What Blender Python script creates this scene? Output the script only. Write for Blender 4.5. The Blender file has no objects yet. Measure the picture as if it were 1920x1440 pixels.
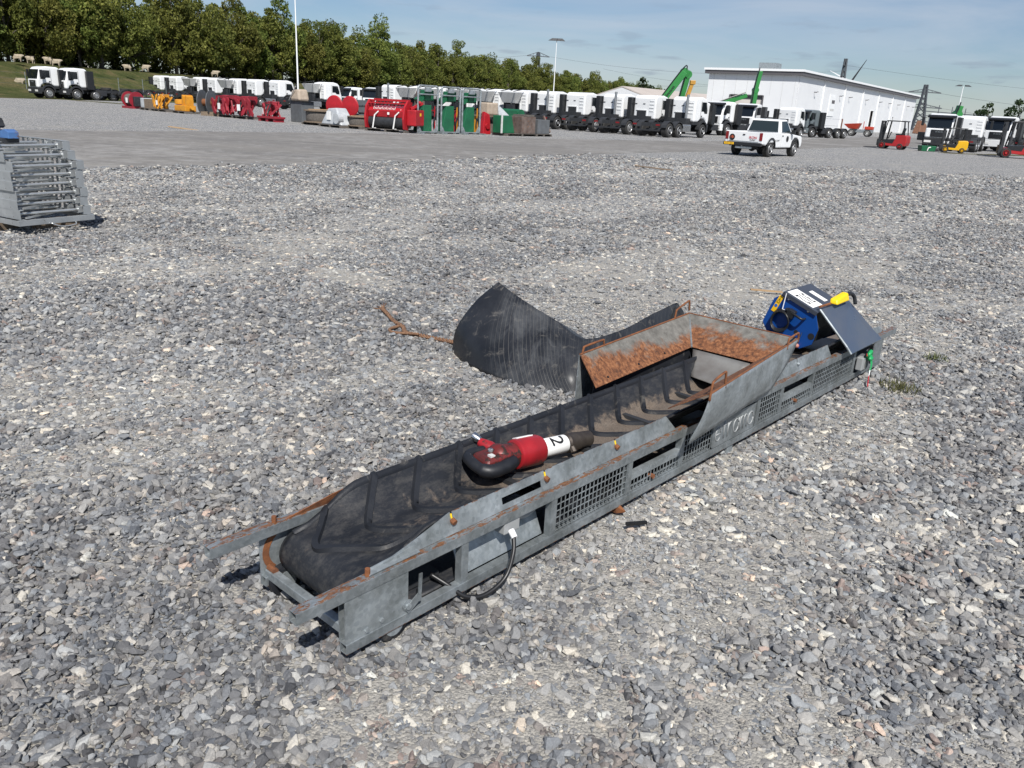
import bpy, bmesh, math, random
import numpy as np
from mathutils import Vector, Matrix
R=math.radians
random.seed(7); RNG=np.random.default_rng(11)
S=bpy.context.scene
COL=S.collection
# ---------------------------------------------------------------- camera
cam_d=bpy.data.cameras.new('camera'); cam=bpy.data.objects.new('camera',cam_d); COL.objects.link(cam)
cam_d.sensor_width=36; cam_d.lens=28.125; cam_d.clip_end=6000; cam_d.clip_start=.05
PITCH=math.atan(523/1500); ROLL=R(3.1)
_fw=Vector((0,math.cos(PITCH),-math.sin(PITCH))); _up0=Vector((0,math.sin(PITCH),math.cos(PITCH))); _rt0=Vector((1,0,0))
_rx=_rt0*math.cos(ROLL)+_up0*math.sin(ROLL); _uy=_up0*math.cos(ROLL)-_rt0*math.sin(ROLL)
cam.matrix_world=Matrix(((_rx.x,_uy.x,-_fw.x,0),(_rx.y,_uy.y,-_fw.y,0),(_rx.z,_uy.z,-_fw.z,1.7),(0,0,0,1)))
S.camera=cam
# ---------------------------------------------------------------- sky, sun, exposure
SUN_EL=R(49); SH=Vector((-.18,.98,0)).normalized()      # direction the shadows fall
W=bpy.data.worlds.new('World'); S.world=W; W.use_nodes=True
nt=W.node_tree; nt.nodes.clear()
o=nt.nodes.new('ShaderNodeOutputWorld'); bg=nt.nodes.new('ShaderNodeBackground'); sk=nt.nodes.new('ShaderNodeTexSky')
sk.sky_type='NISHITA'; sk.sun_disc=False; sk.sun_elevation=SUN_EL
sk.sun_rotation=math.atan2(-SH.x,-SH.y)
sk.air_density=1.0; sk.dust_density=.25; sk.ozone_density=2.0
bg.inputs['Strength'].default_value=.06
tc=nt.nodes.new('ShaderNodeTexCoord')
def wn(t,**k):
    n=nt.nodes.new(t)
    for a,b in k.items(): n.inputs[a].default_value=b
    return n
def wl(a,b): nt.links.new(a,b)
# thin streaky high cloud
mp=wn('ShaderNodeMapping'); mp.inputs['Scale'].default_value=(1.2,1.2,7.5); mp.inputs['Rotation'].default_value=(R(3),R(7),R(20)); wl(tc.outputs['Generated'],mp.inputs['Vector'])
n1=wn('ShaderNodeTexNoise',Scale=2.1,Detail=7,Roughness=.55,Distortion=.6); wl(mp.outputs[0],n1.inputs['Vector'])
r1=nt.nodes.new('ShaderNodeValToRGB'); r1.color_ramp.elements[0].position=.38; r1.color_ramp.elements[1].position=.72; wl(n1.outputs['Fac'],r1.inputs[0])
# small flat cumulus far off, low over the horizon
mp2=wn('ShaderNodeMapping'); mp2.inputs['Scale'].default_value=(6,6,34); wl(tc.outputs['Generated'],mp2.inputs['Vector'])
n2=wn('ShaderNodeTexNoise',Scale=2.6,Detail=4,Roughness=.5); wl(mp2.outputs[0],n2.inputs['Vector'])
r2=nt.nodes.new('ShaderNodeValToRGB'); r2.color_ramp.elements[0].position=.60; r2.color_ramp.elements[1].position=.70; wl(n2.outputs['Fac'],r2.inputs[0])
sx=nt.nodes.new('ShaderNodeSeparateXYZ'); wl(tc.outputs['Generated'],sx.inputs[0])
lo=nt.nodes.new('ShaderNodeMapRange'); lo.inputs['From Min'].default_value=.02; lo.inputs['From Max'].default_value=.13; lo.inputs['To Min'].default_value=.55; lo.inputs['To Max'].default_value=0; wl(sx.outputs['Z'],lo.inputs['Value'])
mu2=nt.nodes.new('ShaderNodeMath'); mu2.operation='MULTIPLY'; wl(r2.outputs[0],mu2.inputs[0]); wl(lo.outputs[0],mu2.inputs[1])
mu1=nt.nodes.new('ShaderNodeMath'); mu1.operation='MULTIPLY'; mu1.inputs[1].default_value=.62; wl(r1.outputs[0],mu1.inputs[0])
hz=nt.nodes.new('ShaderNodeMix'); hz.data_type='RGBA'; hz.blend_type='MULTIPLY'; hz.inputs['Factor'].default_value=1; wl(sk.outputs[0],hz.inputs[6]); hz.inputs[7].default_value=(.87,.965,1.14,1)
m1=nt.nodes.new('ShaderNodeMix'); m1.data_type='RGBA'; wl(mu1.outputs[0],m1.inputs['Factor']); wl(hz.outputs[2],m1.inputs[6]); m1.inputs[7].default_value=(8.2,8.9,10.0,1)
m2=nt.nodes.new('ShaderNodeMix'); m2.data_type='RGBA'; wl(mu2.outputs[0],m2.inputs['Factor']); wl(m1.outputs[2],m2.inputs[6]); m2.inputs[7].default_value=(3.6,4.3,5.6,1)
wl(m2.outputs[2],bg.inputs['Color']); wl(bg.outputs[0],o.inputs['Surface'])
sd=bpy.data.lights.new('sun','SUN'); sd.energy=4.9; sd.angle=R(.53); sd.color=(1,.965,.915)
sun=bpy.data.objects.new('sun',sd); COL.objects.link(sun)
_d=Vector((SH.x*math.cos(SUN_EL),SH.y*math.cos(SUN_EL),-math.sin(SUN_EL)))
sun.rotation_euler=_d.to_track_quat('-Z','Y').to_euler(); sun.location=(0,-20,30)
S.cycles.max_bounces=6; S.cycles.diffuse_bounces=3; S.cycles.transmission_bounces=3; S.cycles.transparent_max_bounces=4
vs=S.view_settings; vs.view_transform='Standard'; vs.look='None'; vs.exposure=.26; vs.gamma=1; vs.use_curve_mapping=False
# ---------------------------------------------------------------- materials
MATS={}
def nodes(name):
    m=bpy.data.materials.new(name); m.use_nodes=True; t=m.node_tree
    b=t.nodes['Principled BSDF']; MATS[name]=m
    return m,t,b
def N(t,ty,**k):
    n=t.nodes.new(ty)
    for a,v in k.items():
        if a in n.inputs: n.inputs[a].default_value=v
        else: setattr(n,a,v)
    return n
def ramp(t,src,stops):
    r=t.nodes.new('ShaderNodeValToRGB'); e=r.color_ramp.elements
    e[0].position,e[0].color=stops[0][0],(*stops[0][1],1) if len(stops[0][1])==3 else stops[0][1]
    e[1].position,e[1].color=stops[-1][0],(*stops[-1][1],1)
    for p,c in stops[1:-1]:
        q=e.new(p); q.color=(*c,1)
    t.links.new(src,r.inputs[0]); return r
def mix(t,f,a,b,blend='MIX'):
    m=t.nodes.new('ShaderNodeMix'); m.data_type='RGBA'; m.blend_type=blend
    for s,v in (('Factor',f),(6,a),(7,b)):
        if isinstance(v,(int,float)): m.inputs[s].default_value=v
        elif isinstance(v,tuple): m.inputs[s].default_value=(*v,1) if len(v)==3 else v
        else: t.links.new(v,m.inputs[s])
    return m.outputs[2]
def math_(t,op,a,b=0,clamp=False):
    m=t.nodes.new('ShaderNodeMath'); m.operation=op; m.use_clamp=clamp
    for i,v in enumerate((a,b)):
        if isinstance(v,(int,float)): m.inputs[i].default_value=v
        else: t.links.new(v,m.inputs[i])
    return m.outputs[0]
def coord(t,kind='Object',scale=None):
    c=t.nodes.new('ShaderNodeTexCoord').outputs[kind]
    if scale:
        m=t.nodes.new('ShaderNodeMapping'); m.inputs['Scale'].default_value=scale; t.links.new(c,m.inputs[0]); c=m.outputs[0]
    return c
def noise(t,c,scale,detail=4,rough=.55,dist=0):
    n=N(t,'ShaderNodeTexNoise',Scale=scale,Detail=detail,Roughness=rough,Distortion=dist); t.links.new(c,n.inputs['Vector']); return n.outputs['Fac']
def bump(t,b,h,strength=.3,dist=.01):
    n=N(t,'ShaderNodeBump',Strength=strength,Distance=dist); t.links.new(h,n.inputs['Height']); t.links.new(n.outputs[0],b.inputs['Normal'])
def mat(name,c,c2=None,scale=6,rough=.6,metal=0,bmp=0,rv=.12,dirt=None,dirt_t=.62,stretch=None,spec=.5):
    """plain worn material: two tones on noise, optional dirt patches, uneven roughness"""
    m,t,b=nodes(name); co=coord(t,scale=stretch)
    f=noise(t,co,scale)
    c2=c2 or tuple(x*.72 for x in c)
    r=ramp(t,f,[(.32,c2),(.68,c)]); col=r.outputs[0]
    if dirt:
        d=ramp(t,noise(t,co,scale*2.3,6,.65),[(dirt_t,(0,0,0)),(dirt_t+.07,(1,1,1))]); col=mix(t,d.outputs[0],col,dirt)
    t.links.new(col,b.inputs['Base Color'])
    b.inputs['Metallic'].default_value=metal; b.inputs['Specular IOR Level'].default_value=spec
    rr=math_(t,'MULTIPLY_ADD',noise(t,co,scale*3,3),2*rv); t.links.new(rr,b.inputs['Roughness'])
    t.nodes[rr.node.name].inputs[2].default_value=rough-rv
    if bmp: bump(t,b,noise(t,co,scale*6,5),bmp,.004)
    return m
def flat(name,c,rough=.5,metal=0,spec=.5):
    m,t,b=nodes(name); b.inputs['Base Color'].default_value=(*c,1); b.inputs['Roughness'].default_value=rough; b.inputs['Metallic'].default_value=metal; b.inputs['Specular IOR Level'].default_value=spec
    return m
RUST=(.17,.06,.024)
def galv(name,rust=.62,edge=None,tone=1.0):
    m,t,b=nodes(name); co=coord(t)
    v=N(t,'ShaderNodeTexVoronoi',Scale=70); t.links.new(co,v.inputs['Vector'])
    sp=ramp(t,v.outputs['Color'],[(0,(.19*tone,.208*tone,.216*tone)),(1,(.275*tone,.295*tone,.303*tone))])
    big=ramp(t,noise(t,co,7,6,.6),[(.35,(.58,.59,.58)),(.65,(1.08,1.10,1.12))])
    col=mix(t,1,sp.outputs[0],big.outputs[0],'MULTIPLY')
    chalk=ramp(t,noise(t,co,22,6,.7,.8),[(.55,(0,0,0)),(.75,(1,1,1))]); col=mix(t,math_(t,'MULTIPLY',chalk.outputs[0],.35),col,(.42,.44,.43))
    rf=noise(t,co,13,7,.68,.4)
    rm=ramp(t,rf,[(rust,(0,0,0)),(rust+.05,(1,1,1))]).outputs[0]
    if edge:      # rust along the upper arris of a rail: (z of arris, reach)
        s=N(t,'ShaderNodeSeparateXYZ'); t.links.new(co,s.inputs[0])
        d=math_(t,'ABSOLUTE',math_(t,'SUBTRACT',s.outputs['Z'],edge[0]))
        e=math_(t,'SUBTRACT',1,math_(t,'DIVIDE',d,edge[1]),True)
        lw=noise(t,coord(t,scale=(9,24,24)),3,7,.75,.5)
        e2=math_(t,'GREATER_THAN',math_(t,'ADD',math_(t,'MULTIPLY',e,.36),lw),.855)
        rm=math_(t,'MAXIMUM',rm,e2)
    rc=ramp(t,noise(t,co,60,5),[(.3,(.075,.034,.018)),(.7,(.21,.095,.042))]).outputs[0]
    col=mix(t,rm,col,rc); t.links.new(col,b.inputs['Base Color'])
    t.links.new(math_(t,'MULTIPLY',math_(t,'SUBTRACT',1,rm,True),.55),b.inputs['Metallic'])
    t.links.new(math_(t,'ADD',math_(t,'MULTIPLY',rf,.3),.36),b.inputs['Roughness'])
    bump(t,b,noise(t,co,90,4),.12,.002)
    return m
# ---------------------------------------------------------------- mesh builder
class MB:
    def __init__(s): s.v=[]; s.f=[]; s.uv=None
    def add(s,vs,fs,M=None):
        k=len(s.v); s.v+=[tuple(M@Vector(p)) if M else tuple(p) for p in vs]; s.f+=[tuple(i+k for i in f) for f in fs]; return s
    def box(s,x0,x1,y0,y1,z0,z1,M=None):
        return s.add([(x0,y0,z0),(x1,y0,z0),(x1,y1,z0),(x0,y1,z0),(x0,y0,z1),(x1,y0,z1),(x1,y1,z1),(x0,y1,z1)],[(0,3,2,1),(4,5,6,7),(0,1,5,4),(1,2,6,5),(2,3,7,6),(3,0,4,7)],M)
    def hexa(s,b,t):      # bottom quad, top quad
        return s.add(list(b)+list(t),[(0,3,2,1),(4,5,6,7),(0,1,5,4),(1,2,6,5),(2,3,7,6),(3,0,4,7)])
    def cyl(s,p0,p1,r0,r1=None,n=12,cap=True):
        r1=r0 if r1 is None else r1; p0=Vector(p0); p1=Vector(p1); q=(p1-p0).to_track_quat('Z','Y'); vs=[]
        for p,r in ((p0,r0),(p1,r1)):
            for i in range(n):
                a=2*math.pi*i/n; vs.append(p+q@Vector((r*math.cos(a),r*math.sin(a),0)))
        fs=[(i,(i+1)%n,n+(i+1)%n,n+i) for i in range(n)]
        if cap: fs+=[tuple(range(n-1,-1,-1)),tuple(range(n,2*n))]
        return s.add(vs,fs)
    def bar(s,p0,p1,w,h,up=(0,0,1)):   # rectangular bar between two points
        p0=Vector(p0);p1=Vector(p1);d=(p1-p0).normalized();a=d.cross(Vector(up))
        if a.length<1e-4: a=d.cross(Vector((1,0,0)))
        a.normalize(); b=a.cross(d).normalized(); a=a*w/2; b=b*h/2
        q=[-a-b,a-b,a+b,-a+b]
        return s.add([p0+x for x in q]+[p1+x for x in q],[(0,3,2,1),(4,5,6,7),(0,1,5,4),(1,2,6,5),(2,3,7,6),(3,0,4,7)])
    def tube(s,pts,r,n=8,closed=False):
        pts=[Vector(p) for p in pts]; L=len(pts); k=len(s.v); rs=r if isinstance(r,(list,tuple)) else [r]*L
        ref=None
        for i,p in enumerate(pts):
            if closed: d=pts[(i+1)%L]-pts[i-1]
            else: d=pts[min(i+1,L-1)]-pts[max(i-1,0)]
            d.normalize()
            if ref is None: ref=d.orthogonal().normalized()
            a=(ref-d*ref.dot(d)).normalized(); b=d.cross(a); ref=a
            for j in range(n):
                t=2*math.pi*j/n; s.v.append(tuple(p+(a*math.cos(t)+b*math.sin(t))*rs[i]))
        m=L if closed else L-1
        for i in range(m):
            for j in range(n):
                s.f.append((k+i*n+j,k+i*n+(j+1)%n,k+((i+1)%L)*n+(j+1)%n,k+((i+1)%L)*n+j))
        if not closed: s.f+=[tuple(k+j for j in range(n-1,-1,-1)),tuple(k+(L-1)*n+j for j in range(n))]
        return s
    def ribbon(s,rows):               # rows of profile points, swept
        n=len(rows[0]); k=len(s.v)
        for r in rows: s.v+=[tuple(p) for p in r]
        for i in range(len(rows)-1):
            for j in range(n-1): s.f.append((k+i*n+j,k+i*n+j+1,k+(i+1)*n+j+1,k+(i+1)*n+j))
        s.f+=[tuple(k+j for j in range(n)),tuple(k+(len(rows)-1)*n+j for j in range(n-1,-1,-1))]
        return s
    def prism(s,poly,axis,d0,d1):      # 2-d polygon pushed along an axis
        n=len(poly)
        def P(a,b,d): return {'x':(d,a,b),'y':(a,d,b),'z':(a,b,d)}[axis]
        vs=[P(a,b,d0) for a,b in poly]+[P(a,b,d1) for a,b in poly]
        return s.add(vs,[tuple(range(n-1,-1,-1)),tuple(range(n,2*n))]+[(i,(i+1)%n,n+(i+1)%n,n+i) for i in range(n)])
    def lathe(s,prof,p0,p1,n=20):      # profile (distance along, radius)
        p0=Vector(p0);p1=Vector(p1);d=(p1-p0).normalized();q=d.to_track_quat('Z','Y');k=len(s.v)
        for h,r in prof:
            for j in range(n):
                a=2*math.pi*j/n; s.v.append(tuple(p0+d*h+q@Vector((r*math.cos(a),r*math.sin(a),0))))
        for i in range(len(prof)-1):
            for j in range(n): s.f.append((k+i*n+j,k+i*n+(j+1)%n,k+(i+1)*n+(j+1)%n,k+(i+1)*n+j))
        s.f+=[tuple(k+j for j in range(n-1,-1,-1)),tuple(k+(len(prof)-1)*n+j for j in range(n))]
        return s
    def plate(s,q,t):                  # quad/polygon of 3-d points thickened by t along its normal
        q=[Vector(p) for p in q]; n=(q[1]-q[0]).cross(q[2]-q[0]).normalized()*t; m=len(q)
        return s.add(q+[p+n for p in q],[tuple(range(m-1,-1,-1)),tuple(range(m,2*m))]+[(i,(i+1)%m,m+(i+1)%m,m+i) for i in range(m)])
    def grid(s,rows,close_u=False):
        k=len(s.v); a=len(rows); b=len(rows[0])
        for r in rows: s.v+=[tuple(p) for p in r]
        for i in range(a-1):
            for j in range(b-1): s.f.append((k+i*b+j,k+i*b+j+1,k+(i+1)*b+j+1,k+(i+1)*b+j))
        return s
    def ell(s,c,r,n=10,m=7,M=None):
        c=Vector(c); vs=[]; fs=[]
        for i in range(m+1):
            th=math.pi*i/m
            for j in range(n):
                a=2*math.pi*j/n; p=Vector((r[0]*math.sin(th)*math.cos(a),r[1]*math.sin(th)*math.sin(a),r[2]*math.cos(th)))
                vs.append(c+(M@p if M else p))
        for i in range(m):
            for j in range(n): fs.append((i*n+j,(i+1)*n+j,(i+1)*n+(j+1)%n,i*n+(j+1)%n))
        return s.add(vs,fs)
    def mesh(s,name,m,smooth=False):
        me=bpy.data.meshes.new(name); me.from_pydata(s.v,[],s.f)
        b=bmesh.new(); b.from_mesh(me); bmesh.ops.recalc_face_normals(b,faces=b.faces[:]); b.to_mesh(me); b.free()
        if m: me.materials.append(MATS[m] if isinstance(m,str) else m)
        if smooth:
            for p in me.polygons: p.use_smooth=True
            if smooth!='all': me.set_sharp_from_angle(angle=R(smooth if smooth is not True else 40))
        return me
    def build(s,name,m,parent=None,smooth=False,bev=0,solid=0):
        return link(name,s.mesh(name,m,smooth),parent,bev,solid)
def link(name,me,parent=None,bev=0,solid=0):
    ob=bpy.data.objects.new(name,me); COL.objects.link(ob)
    if parent: ob.parent=parent
    if solid:
        q=ob.modifiers.new('solid','SOLIDIFY'); q.thickness=solid; q.offset=0
    if bev:
        q=ob.modifiers.new('bevel','BEVEL'); q.width=bev; q.segments=2; q.limit_method='ANGLE'; q.angle_limit=R(40)
    return ob
def tag(ob,label,cat,group=None,kind=None):
    if label: ob['label']=label
    if cat: ob['category']=cat
    if group: ob['group']=group
    if kind: ob['kind']=kind
    return ob
def thing(name,label,cat,loc=(0,0,0),rz=0,group=None,scale=1):
    ob=bpy.data.objects.new(name,None); COL.objects.link(ob); ob.location=loc; ob.rotation_euler=(0,0,rz); ob.empty_display_size=.2
    ob.scale=(scale,)*3
    return tag(ob,label,cat,group)
def dup(src,label=None,loc=None,rz=None,scale=None,drop=()):
    def cp(a,par):
        c=a.copy(); COL.objects.link(c)
        if par: c.parent=par
        for ch in a.children:
            if ch.name.split('.')[0] not in drop: cp(ch,c)
        return c
    r=cp(src,None)
    if label: r['label']=label
    if loc: r.location=loc
    if rz is not None: r.rotation_euler=(0,0,rz)
    if scale: r.scale=(scale,)*3
    return r
def spline(pts,n):
    P=[Vector(p) for p in pts]; P=[P[0]*2-P[1]]+P+[P[-1]*2-P[-2]]; out=[]
    for i in range(1,len(P)-2):
        for k in range(n):
            t=k/n; a,b,c,d=P[i-1],P[i],P[i+1],P[i+2]
            out.append(.5*((2*b)+(c-a)*t+(2*a-5*b+4*c-d)*t*t+(3*b-a-3*c+d)*t**3))
    out.append(P[-2].copy()); return out
def text(name,s,size,m,parent,M,depth=.002,thin=0):
    cu=bpy.data.curves.new(name,'FONT'); cu.body=s; cu.size=size; cu.align_x='CENTER'; cu.align_y='CENTER'; cu.extrude=depth; cu.offset=thin
    tmp=bpy.data.objects.new(name,cu); me=bpy.data.meshes.new_from_object(tmp); bpy.data.objects.remove(tmp); bpy.data.curves.remove(cu)
    me.transform(M); me.materials.clear(); me.materials.append(MATS[m]); me.name=name
    return link(name,me,parent)
def frame(o,x,y):     # matrix: local x->x, local y->y, normal = x×y
    x=Vector(x).normalized(); y=Vector(y).normalized(); z=x.cross(y)
    return Matrix(((x.x,y.x,z.x,o[0]),(x.y,y.y,z.y,o[1]),(x.z,y.z,z.z,o[2]),(0,0,0,1)))
# ---------------------------------------------------------------- material list
galv('zinc',.68,None,1.2); galv('zinc_rail',.68,(.285,.0065),1.2); galv('zinc_low',.70,(.052,.006),1.2); galv('zinc_side',.71,(.362,.006),1.45); galv('zinc_pale',.8,None,1.55); galv('zinc_hopper',.74,None,1.5); galv('rack_grey',.9,None,1.6)
def rusty(name,axis,lo,hi):
    """sheet steel, dull on top and rusted orange towards the belt"""
    m,t,b=nodes(name); co=coord(t); s=N(t,'ShaderNodeSeparateXYZ'); t.links.new(co,s.inputs[0])
    g=N(t,'ShaderNodeMapRange'); g.inputs['From Min'].default_value=lo; g.inputs['From Max'].default_value=hi; t.links.new(s.outputs[axis],g.inputs['Value'])
    k=math_(t,'ADD',math_(t,'MULTIPLY',g.outputs[0],.62),math_(t,'MULTIPLY',noise(t,co,9,6,.7,.5),.72))
    rm=ramp(t,k,[(.60,(0,0,0)),(.72,(1,1,1))]).outputs[0]
    steel=ramp(t,noise(t,co,16,7,.7),[(.3,(.10,.095,.085)),(.7,(.27,.26,.235))]).outputs[0]
    fl=N(t,'ShaderNodeTexVoronoi',Scale=95); fl.feature='F1'; t.links.new(coord(t,scale=(1,1,.35)),fl.inputs['Vector'])
    rc=ramp(t,noise(t,coord(t,scale=(1,1,.5)),46,7,.75,.4),[(.34,(.045,.021,.013)),(.48,(.15,.056,.022)),(.60,(.27,.115,.048)),(.76,(.42,.25,.14))]).outputs[0]
    t.links.new(mix(t,rm,steel,rc),b.inputs['Base Color']); b.inputs['Roughness'].default_value=.85
    t.links.new(math_(t,'MULTIPLY',math_(t,'SUBTRACT',1,rm,True),.35),b.inputs['Metallic'])
    bump(t,b,noise(t,co,75,6,.7),.6,.006)
mat('raised_letters',(.36,.37,.37),(.28,.29,.29),30,.5,.2)
rusty('rust_side','Y',.72,.46); rusty('rust_back','Z',.56,.38)
mat('rust_paint',(.23,.085,.03),(.12,.045,.02),30,.85,0,.4)
mat('deflector',(.27,.265,.25),(.17,.155,.14),7,.5,.4,.1,dirt=(.26,.15,.08),dirt_t=.66)
def rubber(name,dust,amount,lines=0):
    m,t,b=nodes(name); co=coord(t)
    c=ramp(t,noise(t,co,5,5),[(.3,(.010,.0115,.015)),(.7,(.022,.024,.029))]).outputs[0]
    d=noise(t,co,11,8,.72,.6); 
    k=d
    if dust=='belt':      # brown fines lie in the trough between the cleats
        s=N(t,'ShaderNodeSeparateXYZ'); t.links.new(co,s.inputs[0])
        z=math_(t,'DIVIDE',math_(t,'ABSOLUTE',math_(t,'SUBTRACT',s.outputs['Y'],.275)),.13)
        fl=math_(t,'SUBTRACT',1,math_(t,'POWER',z,4),True)
        st=math_(t,'MULTIPLY_ADD',s.outputs['X'],.8); st.node.inputs[2].default_value=-.2; st.node.use_clamp=True
        k=math_(t,'ADD',math_(t,'MULTIPLY',math_(t,'MULTIPLY',fl,st),.30),math_(t,'MULTIPLY',d,.75))
        dm=ramp(t,k,[(.47,(0,0,0)),(.60,(1,1,1))]).outputs[0]
        c=mix(t,math_(t,'MULTIPLY',dm,.8),c,ramp(t,noise(t,co,150,3),[(.3,(.10,.078,.06)),(.7,(.22,.175,.135))]).outputs[0])
        sc=ramp(t,noise(t,coord(t,scale=(.8,1.6,1.6)),14,10,.8,.15),[(.46,(0,0,0)),(.74,(1,1,1))]).outputs[0]
        c=mix(t,math_(t,'MULTIPLY',sc,.40),c,(.15,.14,.125))
    else:
        dm=ramp(t,k,[(.57,(0,0,0)),(.72,(1,1,1))]).outputs[0]
        c=mix(t,math_(t,'MULTIPLY',dm,amount),c,(.14,.13,.115))
    t.links.new(c,b.inputs['Base Color'])
    t.links.new(math_(t,'ADD',math_(t,'MULTIPLY',d,.45),.28),b.inputs['Roughness'])
    b.inputs['Specular IOR Level'].default_value=.32
    if lines:
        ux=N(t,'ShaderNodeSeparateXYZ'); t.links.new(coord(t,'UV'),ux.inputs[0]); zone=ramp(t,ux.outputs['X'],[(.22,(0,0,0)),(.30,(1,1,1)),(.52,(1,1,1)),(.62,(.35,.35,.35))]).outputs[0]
        sheen=ramp(t,noise(t,coord(t,scale=(2.2,1,1)),5,7,.7,.6),[(.42,(0,0,0)),(.66,(1,1,1))]).outputs[0]; c=mix(t,math_(t,'MULTIPLY',math_(t,'MULTIPLY',sheen,zone),.5),c,(.10,.104,.108))  # sheen and scuffs painted as paler patches in the base colour
        uv=coord(t,'UV'); w=N(t,'ShaderNodeTexWave',Scale=lines,Distortion=.25); w.bands_direction='X'; w.wave_profile='SIN'; t.links.new(uv,w.inputs['Vector'])
        ln=math_(t,'MULTIPLY',ramp(t,w.outputs['Fac'],[(.975,(0,0,0)),(.998,(1,1,1))]).outputs[0],zone)
        bump(t,b,math_(t,'ADD',ln,math_(t,'MULTIPLY',d,.5)),.3,.003)
        t.links.new(mix(t,math_(t,'MULTIPLY',ln,.7),c,(.12,.115,.105)),b.inputs['Base Color'])
        t.links.new(math_(t,'ADD',math_(t,'MULTIPLY',d,.5),.16),b.inputs['Roughness'])
    else: bump(t,b,noise(t,co,120,5),.25,.003)
    return m
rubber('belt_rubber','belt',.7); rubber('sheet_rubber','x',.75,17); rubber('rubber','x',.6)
mat('black_plastic',(.012,.013,.015),(.02,.021,.023),20,.38,0,.05); mat('chassis',(.018,.02,.024),(.03,.031,.033),5,.6,0,.05,dirt=(.09,.08,.07),dirt_t=.66)
mat('tyre',(.02,.02,.02),(.035,.034,.033),8,.85,0,.2); mat('rim',(.5,.51,.52),(.38,.38,.38),8,.35,.6)
mat('truck_white',(.80,.81,.81),(.74,.75,.75),1.2,.28,0,0,.06); mat('truck_grey',(.13,.155,.165),(.11,.13,.14),1.5,.4); mat('flap_white',(.60,.60,.585),(.52,.52,.5),2,.45)
flat('glass',(.008,.011,.014),.06,0,.6); flat('glass_tint',(.02,.03,.032),.05,0,.7); flat('tail_red',(.20,.01,.013),.25); flat('lens',(.7,.7,.68),.15)
mat('exhaust',(.52,.53,.54),(.42,.42,.42),5,.3,.85)
mat('red_paint',(.42,.012,.02),(.30,.012,.018),3,.42,0,.05,dirt=(.14,.06,.05),dirt_t=.68); mat('maroon_paint',(.30,.016,.03),(.20,.014,.022),3,.5,0,.05,dirt=(.12,.05,.05),dirt_t=.64)
mat('yellow_paint',(.62,.28,.02),(.5,.2,.015),3,.45,0,.05,dirt=(.12,.08,.04),dirt_t=.62); mat('yellow_lift',(.75,.42,.01),(.65,.36,.01),3,.4); mat('green_paint',(.012,.13,.055),(.01,.085,.04),2,.45,0,.04,dirt=(.05,.06,.05),dirt_t=.68)
mat('boom_green',(.03,.22,.05),(.025,.17,.04),1,.4); mat('boom_yellow',(.48,.27,.045),(.4,.2,.03),2,.5)
mat('lift_red',(.40,.02,.022),(.34,.018,.02),2,.35); mat('dumper_red',(.5,.05,.025),(.4,.04,.02),2,.5)
mat('wood',(.22,.165,.115),(.12,.09,.065),4,.85,0,.3,stretch=(1,6,6)); mat('wood_old',(.15,.135,.12),(.08,.07,.06),4,.9,0,.3,stretch=(1,6,6)); mat('wood_new',(.42,.29,.16),(.33,.21,.11),4,.8,0,.2,stretch=(1,6,6))
mat('wrap',(.5,.52,.53),(.36,.38,.4),4,.3,0,.3); mat('sack',(.46,.38,.3),(.36,.29,.22),5,.8,0,.3); flat('paper',(.78,.78,.76),.7); flat('ink',(.012,.012,.014),.6); mat('strap_white',(.65,.65,.63),(.5,.5,.48),8,.7)
mat('steel_dark',(.06,.063,.068),(.035,.037,.04),6,.5,.5,.1,dirt=(.10,.06,.04),dirt_t=.66); mat('rust_box',(.19,.15,.13),(.1,.07,.06),4,.8,.2,.2,dirt=(.22,.1,.05),dirt_t=.58); mat('grey_box',(.12,.13,.14),(.09,.095,.1),4,.6)
mat('tool_red',(.33,.014,.02),(.20,.012,.016),9,.38,0,.1,rv=.1,dirt=(.055,.022,.018),dirt_t=.60); mat('tool_worn',(.20,.02,.02),(.06,.02,.017),14,.45,.2,.15,dirt=(.035,.02,.016),dirt_t=.5); mat('tool_steel',(.10,.085,.07),(.05,.04,.035),14,.5,.55,.2); flat('chrome',(.6,.6,.6),.22,1)
mat('grip',(.008,.009,.012),(.014,.015,.018),20,.5,0,.08)
mat('machine_blue',(.006,.06,.27),(.005,.05,.22),2,.33,0,0,.05); mat('machine_lid',(.07,.08,.105),(.055,.062,.08),4,.35,.3); mat('bright_yellow',(.82,.56,.008),(.76,.5,.008),6,.35); mat('plate_steel',(.075,.105,.165),(.12,.135,.165),3,.3,.4,.04,dirt=(.24,.20,.18),dirt_t=.66,rv=.06); mat('pink_plastic',(.45,.18,.14),(.4,.16,.12),9,.6); flat('sign_yellow',(.85,.5,.01),.5); flat('sign_blue',(.02,.12,.45),.5)
flat('tape_green',(.015,.30,.09),.4); flat('tape_red',(.55,.02,.04),.4); flat('tape_white',(.8,.8,.8),.4)
mat('rope',(.24,.135,.075),(.12,.06,.035),60,.9,0,.5); flat('cable_black',(.012,.012,.013),.4); flat('plastic_grey',(.30,.31,.31),.5)
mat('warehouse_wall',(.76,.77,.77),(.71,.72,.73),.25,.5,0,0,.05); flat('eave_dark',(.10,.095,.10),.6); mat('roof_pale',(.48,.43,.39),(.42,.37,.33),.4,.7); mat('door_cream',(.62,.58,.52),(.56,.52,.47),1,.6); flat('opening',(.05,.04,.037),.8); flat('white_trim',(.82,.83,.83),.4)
mat('lattice',(.13,.14,.15),(.10,.11,.12),1,.5,.5); flat('wire',(.10,.11,.12),.5,.5); mat('concrete',(.42,.4,.37),(.34,.32,.3),3,.85,0,.2)
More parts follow.
